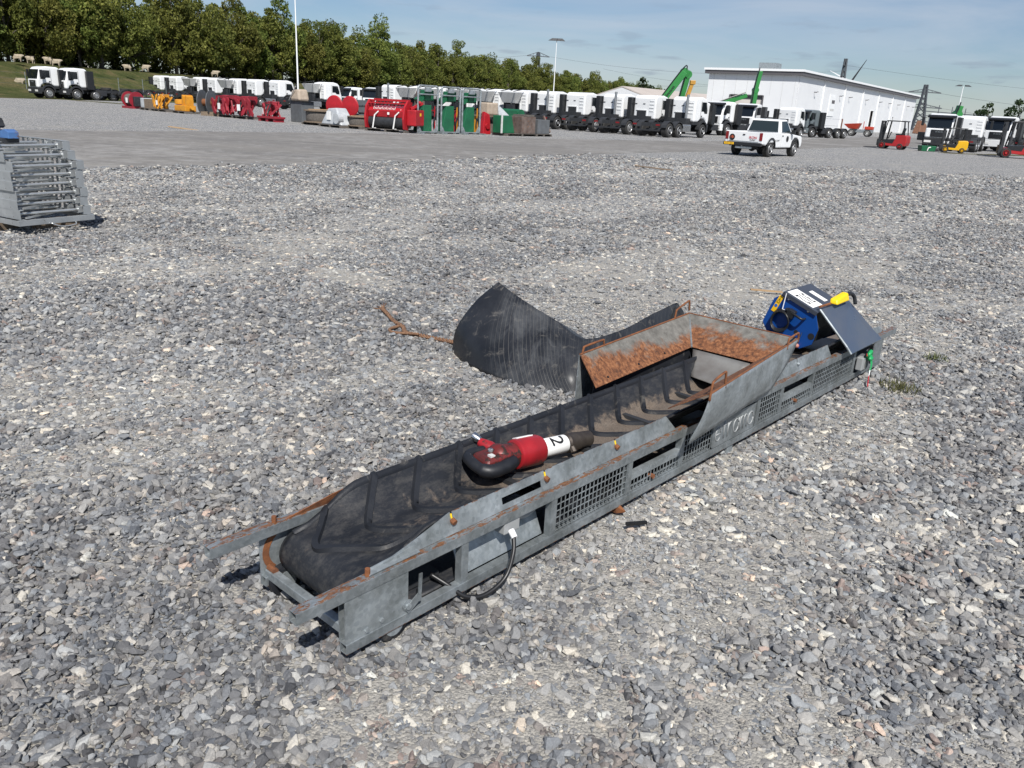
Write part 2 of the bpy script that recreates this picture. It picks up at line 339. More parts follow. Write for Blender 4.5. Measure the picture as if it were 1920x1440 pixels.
flat('brand_red',(.55,.02,.03),.5); flat('brand_orange',(.75,.14,.05),.5); flat('plate_yellow',(.85,.48,.02),.5); mat('wool',(.40,.34,.25),(.32,.27,.2),6,.95,0,.6); mat('pipe_rust',(.22,.11,.07),(.15,.07,.04),4,.8)
mat('blue_scrap',(.07,.17,.38),(.05,.11,.26),5,.6,0,.1,dirt=(.14,.09,.07),dirt_t=.6); mat('aluminium',(.66,.67,.66),(.5,.51,.5),6,.3,.75,.05,rv=.08); mat('frame_zinc',(.43,.45,.46),(.31,.33,.34),5,.42,.5,.06,dirt=(.13,.12,.11),dirt_t=.66)
def leaf_mat(name,a,b_):
    m,t,b=nodes(name); oi=N(t,'ShaderNodeObjectInfo'); co=coord(t)
    at=N(t,'ShaderNodeAttribute'); at.attribute_name='tone'
    c=ramp(t,at.outputs['Fac'],[(0,a),(1,b_)]).outputs[0]
    h=N(t,'ShaderNodeHueSaturation'); t.links.new(math_(t,'MULTIPLY_ADD',oi.outputs['Random'],.05),h.inputs['Hue']); h.inputs['Hue'].links[0].from_node.inputs[2].default_value=.475
    t.links.new(math_(t,'MULTIPLY_ADD',oi.outputs['Random'],.35),h.inputs['Value']); h.inputs['Value'].links[0].from_node.inputs[2].default_value=.82
    t.links.new(c,h.inputs['Color']); t.links.new(h.outputs[0],b.inputs['Base Color']); b.inputs['Roughness'].default_value=.6; b.inputs['Specular IOR Level'].default_value=.15
    tr=N(t,'ShaderNodeBsdfTranslucent'); t.links.new(h.outputs[0],tr.inputs['Color']); ms=N(t,'ShaderNodeMixShader',Fac=.38)
    out=t.nodes['Material Output']; t.links.new(b.outputs[0],ms.inputs[1]); t.links.new(tr.outputs[0],ms.inputs[2]); t.links.new(ms.outputs[0],out.inputs['Surface'])
leaf_mat('leaves',(.072,.096,.022),(.27,.285,.07)); leaf_mat('leaves_dark',(.022,.042,.018),(.06,.085,.035)); leaf_mat('grass_blade',(.07,.09,.03),(.20,.19,.09))
mat('bark',(.13,.115,.09),(.07,.06,.05),3,.9,0,.4)
# ---------------------------------------------------------------- ground
def ground_mat():
    m,t,b=nodes('gravel_ground'); g=N(t,'ShaderNodeNewGeometry'); p=g.outputs['Position']
    s=N(t,'ShaderNodeSeparateXYZ'); t.links.new(p,s.inputs[0])
    v=N(t,'ShaderNodeTexVoronoi',Scale=24,Randomness=1); t.links.new(p,v.inputs['Vector'])
    sp=N(t,'ShaderNodeSeparateColor'); t.links.new(v.outputs['Color'],sp.inputs[0])
    st=ramp(t,sp.outputs[0],[(0,(.10,.105,.115)),(.25,(.21,.215,.225)),(.6,(.33,.33,.33)),(.85,(.46,.45,.42)),(1,(.62,.58,.51))]).outputs[0]
    gap=ramp(t,v.outputs['Distance'],[(.45,(1,1,1)),(.85,(.35,.35,.36))]).outputs[0]
    st=mix(t,1,st,gap,'MULTIPLY')
    du=ramp(t,noise(t,p,260,4,.7),[(.3,(.23,.22,.20)),(.7,(.43,.41,.37))]).outputs[0]
    gv=N(t,'ShaderNodeTexVoronoi',Scale=95); t.links.new(p,gv.inputs['Vector']); gs=N(t,'ShaderNodeSeparateColor'); t.links.new(gv.outputs['Color'],gs.inputs[0])
    du=mix(t,ramp(t,noise(t,p,9,4,.6),[(.4,(.25,.25,.25)),(.6,(.8,.8,.8))]).outputs[0],du,mix(t,1,du,ramp(t,gs.outputs[0],[(0,(.5,.51,.53)),(.6,(.95,.95,.95)),(1,(1.35,1.33,1.28))]).outputs[0],'MULTIPLY'))
    dn=noise(t,p,.55,5,.62,.7); dn2=noise(t,p,6,4,.6)
    patch=ramp(t,math_(t,'ADD',math_(t,'MULTIPLY',dn,.8),math_(t,'MULTIPLY',dn2,.25)),[(.53,(0,0,0)),(.66,(1,1,1))]).outputs[0]
    far=N(t,'ShaderNodeMapRange'); far.inputs['From Min'].default_value=9; far.inputs['From Max'].default_value=15; t.links.new(s.outputs['Y'],far.inputs['Value'])
    stones=mix(t,math_(t,'MULTIPLY',patch,.55),st,du)
    col=mix(t,far.outputs[0],du,stones)
    t.links.new(col,b.inputs['Base Color']); b.inputs['Roughness'].default_value=.9; b.inputs['Specular IOR Level'].default_value=.2
    h=math_(t,'MULTIPLY',math_(t,'SUBTRACT',1,v.outputs['Distance']),math_(t,'MULTIPLY',math_(t,'SUBTRACT',1,math_(t,'MULTIPLY',patch,.7)),far.outputs[0]))
    h=math_(t,'ADD',h,math_(t,'MULTIPLY',noise(t,p,220,3),.25)); h=math_(t,'ADD',h,math_(t,'MULTIPLY',math_(t,'SUBTRACT',1,gv.outputs['Distance']),.35))
    bump(t,b,h,.9,.02)
    return m
ground_mat()
gm=MB(); gm.add([(-2500,-60,0),(2500,-60,0),(2500,4000,0),(-2500,4000,0)],[(0,1,2,3)]); tag(gm.build('ground','gravel_ground'),None,None,kind='structure')
def asphalt_mat():
    m,t,b=nodes('asphalt'); g=N(t,'ShaderNodeNewGeometry'); p=g.outputs['Position']
    f=noise(t,p,150,4,.7); c=ramp(t,f,[(.3,(.125,.119,.110)),(.7,(.25,.238,.22))]).outputs[0]
    mp=N(t,'ShaderNodeMapping'); mp.inputs['Rotation'].default_value=(0,0,R(-49)); mp.inputs['Scale'].default_value=(.06,.9,1); t.links.new(p,mp.inputs[0])
    tr=ramp(t,noise(t,mp.outputs[0],1.6,6,.65,.3),[(.30,(.66,.66,.68)),(.70,(1.12,1.1,1.07))]).outputs[0]
    c=mix(t,1,c,tr,'MULTIPLY')
    gr=ramp(t,math_(t,'ADD',math_(t,'MULTIPLY',noise(t,p,1.7,7,.78,.5),.7),math_(t,'MULTIPLY',noise(t,p,.16,4,.6,.3),.42)),[(.54,(0,0,0)),(.68,(1,1,1))]).outputs[0]
    c=mix(t,math_(t,'MULTIPLY',gr,.75),c,(.30,.29,.275)); t.links.new(c,b.inputs['Base Color']); b.inputs['Roughness'].default_value=.85
    bump(t,b,f,.4,.006)
asphalt_mat()
def edge(pts,amp,step=.5):
    out=[]
    for (x0,y0),(x1,y1) in zip(pts,pts[1:]):
        n=max(2,int(math.hypot(x1-x0,y1-y0)/step))
        for i in range(n):
            k=i/n; out.append((x0+(x1-x0)*k+random.uniform(-amp,amp),y0+(y1-y0)*k+random.uniform(-amp,amp)))
    out.append(pts[-1]); return out
near=[(-30,-7.5),(-8.9,16.5),(-5.2,20.9),(-2.6,24.7),(.3,29.1),(4.7,36),(11.1,44.2),(17.3,53),(24,62),(60,105),(150,215)]
far=[(150,240),(49,119),(32,89.5),(20,68),(11.3,56.3),(.4,46.4),(-7.7,41.2),(-13.2,34.6),(-16.2,30.3),(-50,-7)]
road=MB(); poly=edge(near,.10)+edge(far,.12); road.add([(x,y,.006) for x,y in poly],[tuple(range(len(poly)))])
tag(road.build('asphalt_road','asphalt'),None,None,kind='structure')
# dike: crest line from CL0 along CD, falling towards the yard
CL0=Vector((-62,100,0)); CD=Vector((.335,.942,0)).normalized(); CN=Vector((.942,-.335,0)).normalized()
def grass_mat(name,a,b_,c_):
    m,t,b=nodes(name); g=N(t,'ShaderNodeNewGeometry'); p=g.outputs['Position']
    c=ramp(t,noise(t,p,.35,7,.65,.3),[(.35,a),(.5,b_),(.66,c_)]).outputs[0]
    c=mix(t,1,c,ramp(t,noise(t,p,5,5,.8),[(.3,(.55,.55,.55)),(.7,(1.3,1.3,1.3))]).outputs[0],'MULTIPLY')
    t.links.new(c,b.inputs['Base Color']); b.inputs['Roughness'].default_value=.95; b.inputs['Specular IOR Level'].default_value=.1
    bump(t,b,noise(t,p,3,6,.8),1,.25)
grass_mat('dike_grass',(.045,.062,.02),(.085,.095,.035),(.16,.13,.065)); grass_mat('verge_grass',(.08,.085,.035),(.15,.14,.075),(.22,.19,.13))
rows=[]
for i in range(61):
    s_=-60+i*10; r=[]
    h=3.45 if s_<40 else 3.45-.5*min(1,(s_-40)/120)
    for off,z in ((-40,h*.9),(-14,h),(-3,h+.05),(0,h),(2,h*.93),(5,h*.68),(9,h*.33),(12,h*.1),(15,.02),(19,.012),(24,.009)):
        q=CL0+CD*s_+CN*(off+ (random.uniform(-.3,.3) if 0<off<15 else 0)+(random.uniform(-1,1) if off==24 else 0)); r.append((q.x,q.y,z+(random.uniform(-.06,.06) if off<12 else 0)))
    rows.append(r)
dk=MB().grid(rows); tag(dk.build('dike','dike_grass',smooth='all'),None,None,kind='structure')
# dry weedy strips at the edge of the gravel
def strip(name,pts,w,m,z=.008):
    a=MB(); L=edge(pts,.25,1.2); n=len(L); vs=[]
    for i,(x,y) in enumerate(L):
        x2,y2=L[min(i+1,n-1)]; x1,y1=L[max(i-1,0)]; d=Vector((x2-x1,y2-y1,0)).normalized(); q=Vector((-d.y,d.x,0)); ww=w*random.uniform(.5,1.3)/2
        vs+=[(x+q.x*ww,y+q.y*ww,z),(x-q.x*ww,y-q.y*ww,z)]
    a.add(vs,[(2*i,2*i+1,2*i+3,2*i+2) for i in range(n-1)]); return tag(a.build(name,m),None,None,kind='structure')
strip('weedy_verge',[(-50,84),(-40,77),(-31,72)],2.2,'verge_grass'); strip('weedy_verge',[(30,60.5),(34,62),(42,68)],1.6,'verge_grass')
# ---------------------------------------------------------------- gravel stones (uncountable): templates and scatter points in one object
def vnoise(x,y,sc,seed):
    g=np.random.default_rng(seed).random((64,64)); X=x*sc+200.3; Y=y*sc+200.7
    i=np.floor(X).astype(int); j=np.floor(Y).astype(int); fx=X-i; fy=Y-j; fx=fx*fx*(3-2*fx); fy=fy*fy*(3-2*fy)
    a=g[i%64,j%64];b=g[(i+1)%64,j%64];c=g[i%64,(j+1)%64];d=g[(i+1)%64,(j+1)%64]
    return (a*(1-fx)+b*fx)*(1-fy)+(c*(1-fx)+d*fx)*fy
def dust(x,y):
    n=.55*vnoise(x,y,.8,1)+.3*vnoise(x,y,2.3,2)+.15*vnoise(x,y,6,3)
    a_=x*.66+y*.75; b_=-x*.75+y*.66; tr=.7*vnoise(a_*.22,b_*1.15,1.,21)+.3*vnoise(a_*.8,b_*2.6,1.,22)      # wheel tracks run along the yard road
    d=np.maximum(np.clip((n-.53)/.17,0,1)*.8,np.clip((tr-.56)/.14,0,1)*.75*np.clip((y-5)/4,.25,1))
    for cx,cy,rx,ry,a,k in ((2.05,4.35,.95,.34,48,1.1),(-1.9,3.5,.75,.3,25,.95),(-.05,1.92,.5,.22,10,.9),(.75,7.3,1.3,.55,35,1),(-.5,5.1,.9,.28,40,.7),(.75,2.6,.55,.22,48,.7),(6.5,14.3,2.2,.8,50,1),(-3.6,7.6,1.6,.6,35,.8),(1.75,3.2,.5,.2,40,.6),(4.2,9.8,1.6,.5,48,.9)):
        c,s=math.cos(R(a)),math.sin(R(a)); u=((x-cx)*c+(y-cy)*s)/rx; v=(-(x-cx)*s+(y-cy)*c)/ry
        d=np.maximum(d,k*np.clip(1.25-(u*u+v*v)+.9*(vnoise(x,y,5,4)-.5),0,1))
    return d
def build_gravel():
    K=12; T=MB(); tid=[]
    for k in range(K):
        b=bmesh.new(); 
        for _ in range(15):
            p=Vector(RNG.normal(size=3)).normalized(); p=Vector((p.x*RNG.uniform(.85,1.1),p.y*RNG.uniform(.62,.85),p.z*RNG.uniform(.45,.7))); b.verts.new(p)
        bmesh.ops.convex_hull(b,input=b.verts[:]); bmesh.ops.delete(b,geom=[v for v in b.verts if not v.link_faces],context='VERTS')
        bmesh.ops.recalc_face_normals(b,faces=b.faces[:])
        bmesh.ops.bevel(b,geom=b.edges[:],offset=.07,segments=1,affect='EDGES',clamp_overlap=True)
        b.verts.index_update(); o0=len(T.v); T.add([v.co for v in b.verts],[tuple(v.index for v in f.verts) for f in b.faces]); tid+=[k]*(len(T.v)-o0); b.free()
    vt=[0.]*len(T.v); single=[(list(T.v),list(T.f),[i for i in range(len(tid)) if tid[i]==k]) for k in range(K)]
    KC=14; TV=np.array(T.v); stones=[]
    for k in range(K):
        ids=[i for i,q in enumerate(tid) if q==k]; lo_,hi_=min(ids),max(ids); stones.append((TV[lo_:hi_+1],[tuple(i-lo_ for i in f) for f in T.f if lo_<=f[0]<=hi_]))
    for c in range(KC):      # clusters of nine stones for the middle distance
        o0=len(T.v)
        for gx in (-1,0,1):
            for gy in (-1,0,1):
                sv_,sf=stones[RNG.integers(K)]; r=.66*np.clip(np.exp(RNG.normal(0,.36)),.5,1.9); M_=Matrix.Translation((gx+RNG.normal(0,.22),gy+RNG.normal(0,.22),r*.18+RNG.normal(0,.1)))@Matrix.Rotation(RNG.uniform(0,6.28),4,'Z')@Matrix.Rotation(RNG.normal(0,.42),4,'X')@Matrix.Rotation(RNG.normal(0,.42),4,'Y')@Matrix.Diagonal((r*RNG.uniform(.85,1.3),r*RNG.uniform(.8,1.15),r*RNG.uniform(.75,1.1),1))
                T.add([Vector(p) for p in sv_],sf,M_); vt+=[RNG.normal(0,.145) if RNG.random()>.04 else .45]*len(sv_)
        tid+=[K+c]*(len(T.v)-o0)
    def offroad(x,y): return y<np.interp(x,[p[0] for p in near],[p[1] for p in near])-.15+RNG.normal(0,.7,len(x))
    PX=[];PY=[];PS=[];PC=[]
    for y0,y1,unit,sp in ((1.1,5.2,.0225,.043),(5.2,10,.0235,.051),(10,16,.028,.068),(16,23,.037,.09),(23,33,.05,.125)):
        for i,yy in enumerate(np.arange(y0,y1,sp*.866)):
            hw=.72*yy+1.3; xs=np.arange(-hw,hw,sp)+(i%2)*sp/2; n=len(xs)
            PX.append(xs+RNG.normal(0,sp*.3,n)); PY.append(np.full(n,yy)+RNG.normal(0,sp*.3,n)); PS.append(np.full(n,unit)); PC.append(np.ones(n))
    X=np.concatenate(PX);Y=np.concatenate(PY);SZ=np.concatenate(PS);CLU=np.concatenate(PC)>0
    ok=offroad(X,Y); X,Y,SZ,CLU=X[ok],Y[ok],SZ[ok],CLU[ok]
    n=len(X); D=dust(X,Y); ln=np.exp(RNG.normal(0,.36,n)); big=RNG.random(n)<.02; ln[big]*=1.45; ln=np.clip(ln,.45,2.1); ln[CLU]=1
    patchsz=.80+.42*vnoise(X,Y,.9,9); s=SZ*ln*patchsz*(1-.30*D)
    rad=np.where(CLU,SZ*.69,SZ)
    Z=RNG.normal(0,.0035,n)*np.clip(rad/.016,1,2)-.0145*D*np.clip(rad/.0165,1,2.2)+.006*(vnoise(X,Y,3,8)-.5)
    Z=np.maximum(Z,-rad*.85)
    tl=.13; rot=np.stack([RNG.normal(0,1,n)*tl,RNG.normal(0,1,n)*tl,RNG.uniform(0,6.28,n)],1)
    s1=SZ*np.clip(np.exp(RNG.normal(0,.16,n)),.7,1.5)*(.86+.28*vnoise(X,Y,.9,9)); fl=(1-.3*D)
    sv=np.stack([s1*np.where(CLU,1,RNG.uniform(.85,1.3,n)),s1*np.where(CLU,1,RNG.uniform(.8,1.15,n)),s1*fl*np.where(CLU,1,RNG.uniform(.75,1.1,n))],1)
    tone=np.clip(RNG.beta(2.1,2.6,n)*.72+.16*D+.10*(vnoise(X,Y,.7,12)-.5),0,.84); wh=RNG.random(n)<.03; tone[wh]=RNG.uniform(.86,1,wh.sum()); tone=np.clip(.36+RNG.normal(0,.07,n)+.14*D+.14*(vnoise(X,Y,.7,12)-.5),0,.8)
    hue=RNG.random(n); pick=RNG.integers(0,KC,n)
    # fines strewn over the dusty patches
    fx=RNG.uniform(-5,5,60000); fy=RNG.uniform(1.2,7.5,60000); fd=dust(fx,fy); okf=(RNG.random(60000)<np.clip(fd*.9+.06,0,1))&(np.abs(fx)<.72*fy+1); fx,fy=fx[okf][:26000],fy[okf][:26000]; m_=len(fx)
    X=np.concatenate([X,fx]);Y=np.concatenate([Y,fy]);Z=np.concatenate([Z,RNG.uniform(-.001,.003,m_)]); fu=.0085*np.exp(RNG.normal(0,.3,m_))
    rot=np.concatenate([rot,np.stack([RNG.normal(0,.1,m_),RNG.normal(0,.1,m_),RNG.uniform(0,6.28,m_)],1)]); sv=np.concatenate([sv,np.stack([fu,fu,fu*.8],1)]); tone=np.concatenate([tone,np.clip(RNG.normal(.48,.12,m_),0,.85)]); hue=np.concatenate([hue,RNG.random(m_)]); pick=np.concatenate([pick,RNG.integers(0,KC,m_)]); n=len(X)
    nT=len(T.v); V=np.concatenate([np.array(T.v),np.stack([X,Y,Z],1)])
    me=bpy.data.meshes.new('gravel'); me.from_pydata(V.tolist(),[],T.f); N_=len(V)
    def at(nm,ty,arr,key):
        a=me.attributes.new(nm,ty,'POINT'); a.data.foreach_set(key,np.asarray(arr,dtype=np.float32 if key!='value' or ty=='FLOAT' else np.int32).ravel())
    at('tmpl','INT',np.concatenate([np.array(tid),np.full(n,-1)]),'value')
    z3=np.zeros((nT,3)); at('rot','FLOAT_VECTOR',np.concatenate([z3,rot]),'vector'); at('siz','FLOAT_VECTOR',np.concatenate([z3,sv]),'vector')
    at('tone','FLOAT',np.concatenate([np.zeros(nT),tone]),'value'); at('vt','FLOAT',np.concatenate([np.array(vt),np.zeros(n)]),'value'); at('pick','INT',np.concatenate([np.zeros(nT,dtype=int),pick]),'value'); at('hue','FLOAT',np.concatenate([np.zeros(nT),hue]),'value')
    ob=bpy.data.objects.new('gravel',me); COL.objects.link(ob); tag(ob,'loose grey crushed gravel covering the yard around the conveyor','gravel',kind='stuff')
    m,t,b=nodes('stone')
    a1=N(t,'ShaderNodeAttribute'); a1.attribute_type='INSTANCER'; a1.attribute_name='tone'
    a2=N(t,'ShaderNodeAttribute'); a2.attribute_type='INSTANCER'; a2.attribute_name='hue'
    a3=N(t,'ShaderNodeAttribute'); a3.attribute_name='vt'
    c=ramp(t,math_(t,'ADD',a1.outputs['Fac'],a3.outputs['Fac']),[(0,(.066,.067,.072)),(.25,(.148,.149,.155)),(.5,(.255,.253,.250)),(.72,(.385,.375,.355)),(.85,(.48,.45,.40)),(1,(.68,.64,.55))]).outputs[0]
    hu=ramp(t,a2.outputs['Fac'],[(0,(.92,.98,1.05)),(.5,(1,1,1)),(.90,(1.02,1,.97)),(.97,(1.10,1,.92)),(1,(1.22,.97,.87))]).outputs[0]
    c=mix(t,1,c,hu,'MULTIPLY'); co=coord(t)
    ve=ramp(t,noise(t,co,2.2,6,.7,1.5),[(.3,(.72,.72,.73)),(.6,(1.05,1.05,1.04)),(.72,(1.55,1.5,1.42))]).outputs[0]
    t.links.new(mix(t,1,c,ve,'MULTIPLY'),b.inputs['Base Color']); b.inputs['Roughness'].default_value=.82; b.inputs['Specular IOR Level'].default_value=.25
    bump(t,b,noise(t,co,5,6,.7),.35,.12)
    ng=bpy.data.node_groups.new('gravel_scatter','GeometryNodeTree'); ng.interface.new_socket('Geometry',in_out='INPUT',socket_type='NodeSocketGeometry'); ng.interface.new_socket('Geometry',in_out='OUTPUT',socket_type='NodeSocketGeometry')
    gi=ng.nodes.new('NodeGroupInput'); go=ng.nodes.new('NodeGroupOutput'); L=ng.links.new
    def na(nm,ty):
        q=ng.nodes.new('GeometryNodeInputNamedAttribute'); q.data_type=ty; q.inputs['Name'].default_value=nm; return q.outputs['Attribute']
    tm=na('tmpl','INT')
    def cmp(k):
        q=ng.nodes.new('FunctionNodeCompare'); q.data_type='INT'; q.operation='EQUAL'; L(tm,q.inputs[2]); q.inputs[3].default_value=k; return q.outputs[0]
    jn=ng.nodes.new('GeometryNodeJoinGeometry')
    for k in range(K,K+KC):
        sg=ng.nodes.new('GeometryNodeSeparateGeometry'); L(gi.outputs[0],sg.inputs[0]); L(cmp(k),sg.inputs['Selection'])
        sm=ng.nodes.new('GeometryNodeSetMaterial'); sm.inputs['Material'].default_value=m; L(sg.outputs[0],sm.inputs[0])
        g2=ng.nodes.new('GeometryNodeGeometryToInstance'); L(sm.outputs[0],g2.inputs[0]); L(g2.outputs[0],jn.inputs[0])
    sg=ng.nodes.new('GeometryNodeSeparateGeometry'); L(gi.outputs[0],sg.inputs[0]); L(cmp(-1),sg.inputs['Selection'])
    ip=ng.nodes.new('GeometryNodeInstanceOnPoints'); L(sg.outputs[0],ip.inputs['Points']); L(jn.outputs[0],ip.inputs['Instance']); ip.inputs['Pick Instance'].default_value=True
    L(na('pick','INT'),ip.inputs['Instance Index'])
    L(na('rot','FLOAT_VECTOR'),ip.inputs['Rotation']); L(na('siz','FLOAT_VECTOR'),ip.inputs['Scale']); L(ip.outputs[0],go.inputs[0])
    md=ob.modifiers.new('scatter','NODES'); md.node_group=ng; me.materials.append(m)
    print('gravel stones',n)
build_gravel()
# ================================================================ belt conveyor (local x along it, y to its left side, z up)
CX=(-.47,2.071,0); CA=R(48.445); LEN=4.728; WID=.53
cv=thing('belt_conveyor','long galvanised troughed belt conveyor lying on the gravel','conveyor',CX,CA)
VC=.265
def sm(a,b,x):
    x=max(0,min(1,(x-a)/(b-a))); return x*x*(3-2*x)
def belt_pt(u,s,lift=0):
    """s -1 (right edge) .. +1 (left edge) over the carrying side"""
    k=sm(.13,.42,u)*(1-sm(4.15,4.62,u)); a=abs(s); hw=.212+.004*k
    y=VC+s*hw; w=max(0,(a-.40)/.60); z=.238+k*(-.016+.130*(w**1.1))
    nz=1.0; ny=0
    if k>.3 and a>.42: ny=-math.copysign(.62*k,s); nz=.78
    return Vector((u,y+ny*lift,z+nz*lift))
RD=.082
def nose(u0,sgn,s,a,lift=0):
    r=RD+lift; return Vector((u0+sgn*r*math.sin(a),VC+s*.212,.238-RD+r*math.cos(a)))
rows=[]; SS=[-1+2*i/28 for i in range(29)]
for i in range(10): rows.append([nose(.155,-1,s,math.pi*(1-i/10)) for s in SS])
for i in range(150):
    u=.155+(4.60-.155)*i/149; rows.append([belt_pt(u,s) for s in SS])
for i in range(1,11): rows.append([nose(4.60,1,s,math.pi*i/10) for s in SS])
for i in range(1,12): rows.append([Vector((4.60-(4.445)*i/11,VC+s*.212,.238-2*RD)) for s in SS])
belt=MB().grid(rows).build('belt','belt_rubber',cv,smooth='all',solid=.007)
# chevron cleats
CP=[(1,0),(.84,-.038),(.66,-.080),(.52,-.112),(.40,-.132),(.27,-.138),(.14,-.122),(0,-.088),(-.2,-.03),(-.5,.06),(-.8,.155),(-.93,.195)]
def on_belt(u,s,l):
    return nose(.155,-1,s,(.155-u)/RD,l) if u<.155 else belt_pt(u,s,l)
u0=.265
while u0<4.05:
    Q=spline([Vector((u0+b,a,0)) for a,b in CP],4); rows=[]
    for i,q in enumerate(Q):
        d=Q[min(i+1,len(Q)-1)]-Q[max(i-1,0)]; d=Vector((d.x,d.y*.21,0)).normalized(); e=Vector((-d.y,d.x/.21,0)); f=.4 if i in (0,len(Q)-1) else 1; W_=.0150
        rows.append([on_belt(q.x+e.x*k,q.y+e.y*k,h) for k,h in ((-W_*f,.002),(-W_*.62*f,.0175*f+.001),(W_*.62*f,.0175*f+.001),(W_*f,.002))])
    MB().ribbon(rows).build('cleat','rubber',belt,smooth=60)
    u0+=.2245
# raised edge ribs of the belt
for sd_ in (-1,1):
    MB().ribbon([[belt_pt(.12+3.95*i/60,sd_*q,h) for q,h in ((1,.002),(.985,.011),(.93,.011),(.90,.002))] for i in range(61)]).build('edge_rib','rubber',belt,smooth='all')
# rails
def sqtube(x0,x1,y0,y1,z0,z1,t=.004):      # open-ended square tube
    m=MB(); o=[(y0,z0),(y1,z0),(y1,z1),(y0,z1)]; i=[(y0+t,z0+t),(y1-t,z0+t),(y1-t,z1-t),(y0+t,z1-t)]
    vs=[(x,a,b) for x in (x0,x1) for a,b in o]+[(x,a,b) for x in (x0,x1) for a,b in i]; f=[]
    for j in range(4):
        n=(j+1)%4; f+=[(j,n,4+n,4+j),(8+n,8+j,12+j,12+n),(n,j,8+j,8+n),(4+j,4+n,12+n,12+j)]
    return m.add(vs,f)
sqtube(-.172,4.98,0,.04,.245,.285).build('top_rail','zinc_rail',cv,bev=.0015); sqtube(-.176,4.98,WID-.04,WID,.245,.285).build('top_rail','zinc_rail',cv,bev=.0015)
sqtube(0,4.73,0,.035,.05,.087).build('bottom_rail','zinc_low',cv,bev=.0015); sqtube(.02,4.73,WID-.035,WID,.05,.087).build('bottom_rail','zinc_low',cv,bev=.0015)
# end plates at the tail
MB().box(.0,.252,.003,.008,.087,.2448).box(.0,.252,.0345,.038,.0875,.244).build('end_plate','zinc_pale',cv)
MB().box(.017,.27,WID-.012,WID-.006,.052,.2448).build('end_plate','zinc_pale',cv)
ar=MB()
for i in range(13):
    a0=math.pi*(.42+.75*i/12); a1=math.pi*(.42+.75*(i+1)/12); c0=(.15,.165)
    ar.plate([(c0[0]+.125*math.cos(a0),WID-.0125,c0[1]+.105*math.sin(a0)),(c0[0]+.125*math.cos(a1),WID-.0125,c0[1]+.105*math.sin(a1)),(c0[0]+.10*math.cos(a1),WID-.0125,c0[1]+.083*math.sin(a1)),(c0[0]+.10*math.cos(a0),WID-.0125,c0[1]+.083*math.sin(a0))],.0022)
ar.build('rust_scar','rust_paint',cv)
for (x,z) in ((.08,.105),(.14,.112)): MB().cyl((x,.003,z),(x,-.004,z),.009,n=6).build('bolt','zinc_pale',cv)
# tail shaft arm, lever and pin
MB().bar((.30,-.002,.135),(.24,-.004,.10),.004,.03).bar((.30,-.004,.22),(.295,-.004,.115),.004,.014).build('lever','zinc',cv)
MB().cyl((.245,-.012,.118),(.245,.03,.118),.011,n=10).build('pin','zinc_pale',cv); MB().lathe([(0,.012),(.003,.021),(.006,.021),(.008,.012)],(.247,-.004,.119),(.247,.02,.119),14).build('washer','zinc',cv)
# cross angle at the tail, scraper
MB().bar((.038,.04,.104),(.046,.515,.092),.032,.034).build('cross_bar','zinc_pale',cv,bev=.003)
MB().cyl((.046,.47,.114),(.046,.512,.114),.012,n=8).build('bolt','rust_paint',cv)
MB().lathe([(0,.078),(.005,.082),(.455,.082),(.46,.078)],(.155,.035,.156),(.155,.5,.156),24).build('tail_drum','steel_dark',cv,smooth=True)
MB().lathe([(0,.078),(.005,.082),(.455,.082),(.46,.078)],(4.60,.035,.156),(4.60,.5,.156),24).build('head_drum','steel_dark',cv,smooth=True)
# side sheets above the rails
def sheet(cols,y0,y1,name,m):
    """cols: (x0,x1,[(za0,zb0,za1,zb1)...]) upright strips of a sheet leaning from y0 at z=.285 to y1 at z=.365"""
    b=MB()
    def Y(z): return y0+(y1-y0)*(z-.285)/.08
    for x0,x1,zs in cols:
        for a0,b0,a1,b1 in zs: b.plate([(x0,Y(a0),a0),(x1,Y(a1),a1),(x1,Y(b1),b1),(x0,Y(b0),b0)],.003)
    return b.build(name,m,cv)
b0,tp=.2855,.362
c1=[(.11,.30,[(b0,b0+.001,b0,.322)]),(.30,.475,[(b0,.322,b0,tp)]),(.475,.485,[(b0,.335,b0,.335)]),(.485,.73,[(b0,tp,b0,tp)]),
    (.73,.95,[(b0,.305,b0,.305),(.331,tp,.331,tp)]),(.95,.975,[(b0,tp,b0,tp)]),(.975,.985,[(b0,.335,b0,.335)]),(.985,1.445,[(b0,tp,b0,tp)]),(1.445,1.455,[(b0,.335,b0,.335)]),(1.455,1.86,[(b0,tp,b0,tp)]),(1.86,1.92,[(b0,tp,b0,.295)])]
sheet(c1,.03,.052,'side_sheet','zinc_side')
c2=[(2.55,3.30,[(b0,tp,b0,tp)]),(3.30,3.308,[(b0,.335,b0,.335)]),(3.308,3.76,[(b0,tp,b0,tp)]),(3.76,3.80,[(b0,tp,b0,.292)])]
sheet(c2,.03,.052,'side_sheet','zinc_side')
c3=[(.11,.30,[(b0,b0+.001,b0,.325)]),(.30,.52,[(b0,.325,b0,.352)]),]
sheet(c3,WID-.03,WID-.054,'side_sheet','rust_paint'); sheet([(.52,3.75,[(b0,.35,b0,.35)])],WID-.03,WID-.054,'side_sheet','zinc_side')
MB().plate([(.10,.012,.2875),(.31,.012,.2875),(.31,.03,.292),(.10,.03,.292)],.004).plate([(.10,.03,.292),(.31,.03,.292),(.31,.034,.312),(.10,.034,.300)],.004).build('clamp_strip','zinc_pale',cv)
MB().cyl((.10,.022,.286),(.10,.02,.312),.009,n=8).build('bolt','rust_paint',cv); MB().cyl((.07,.505,.286),(.07,.505,.31),.009,n=8).build('bolt','rust_paint',cv)
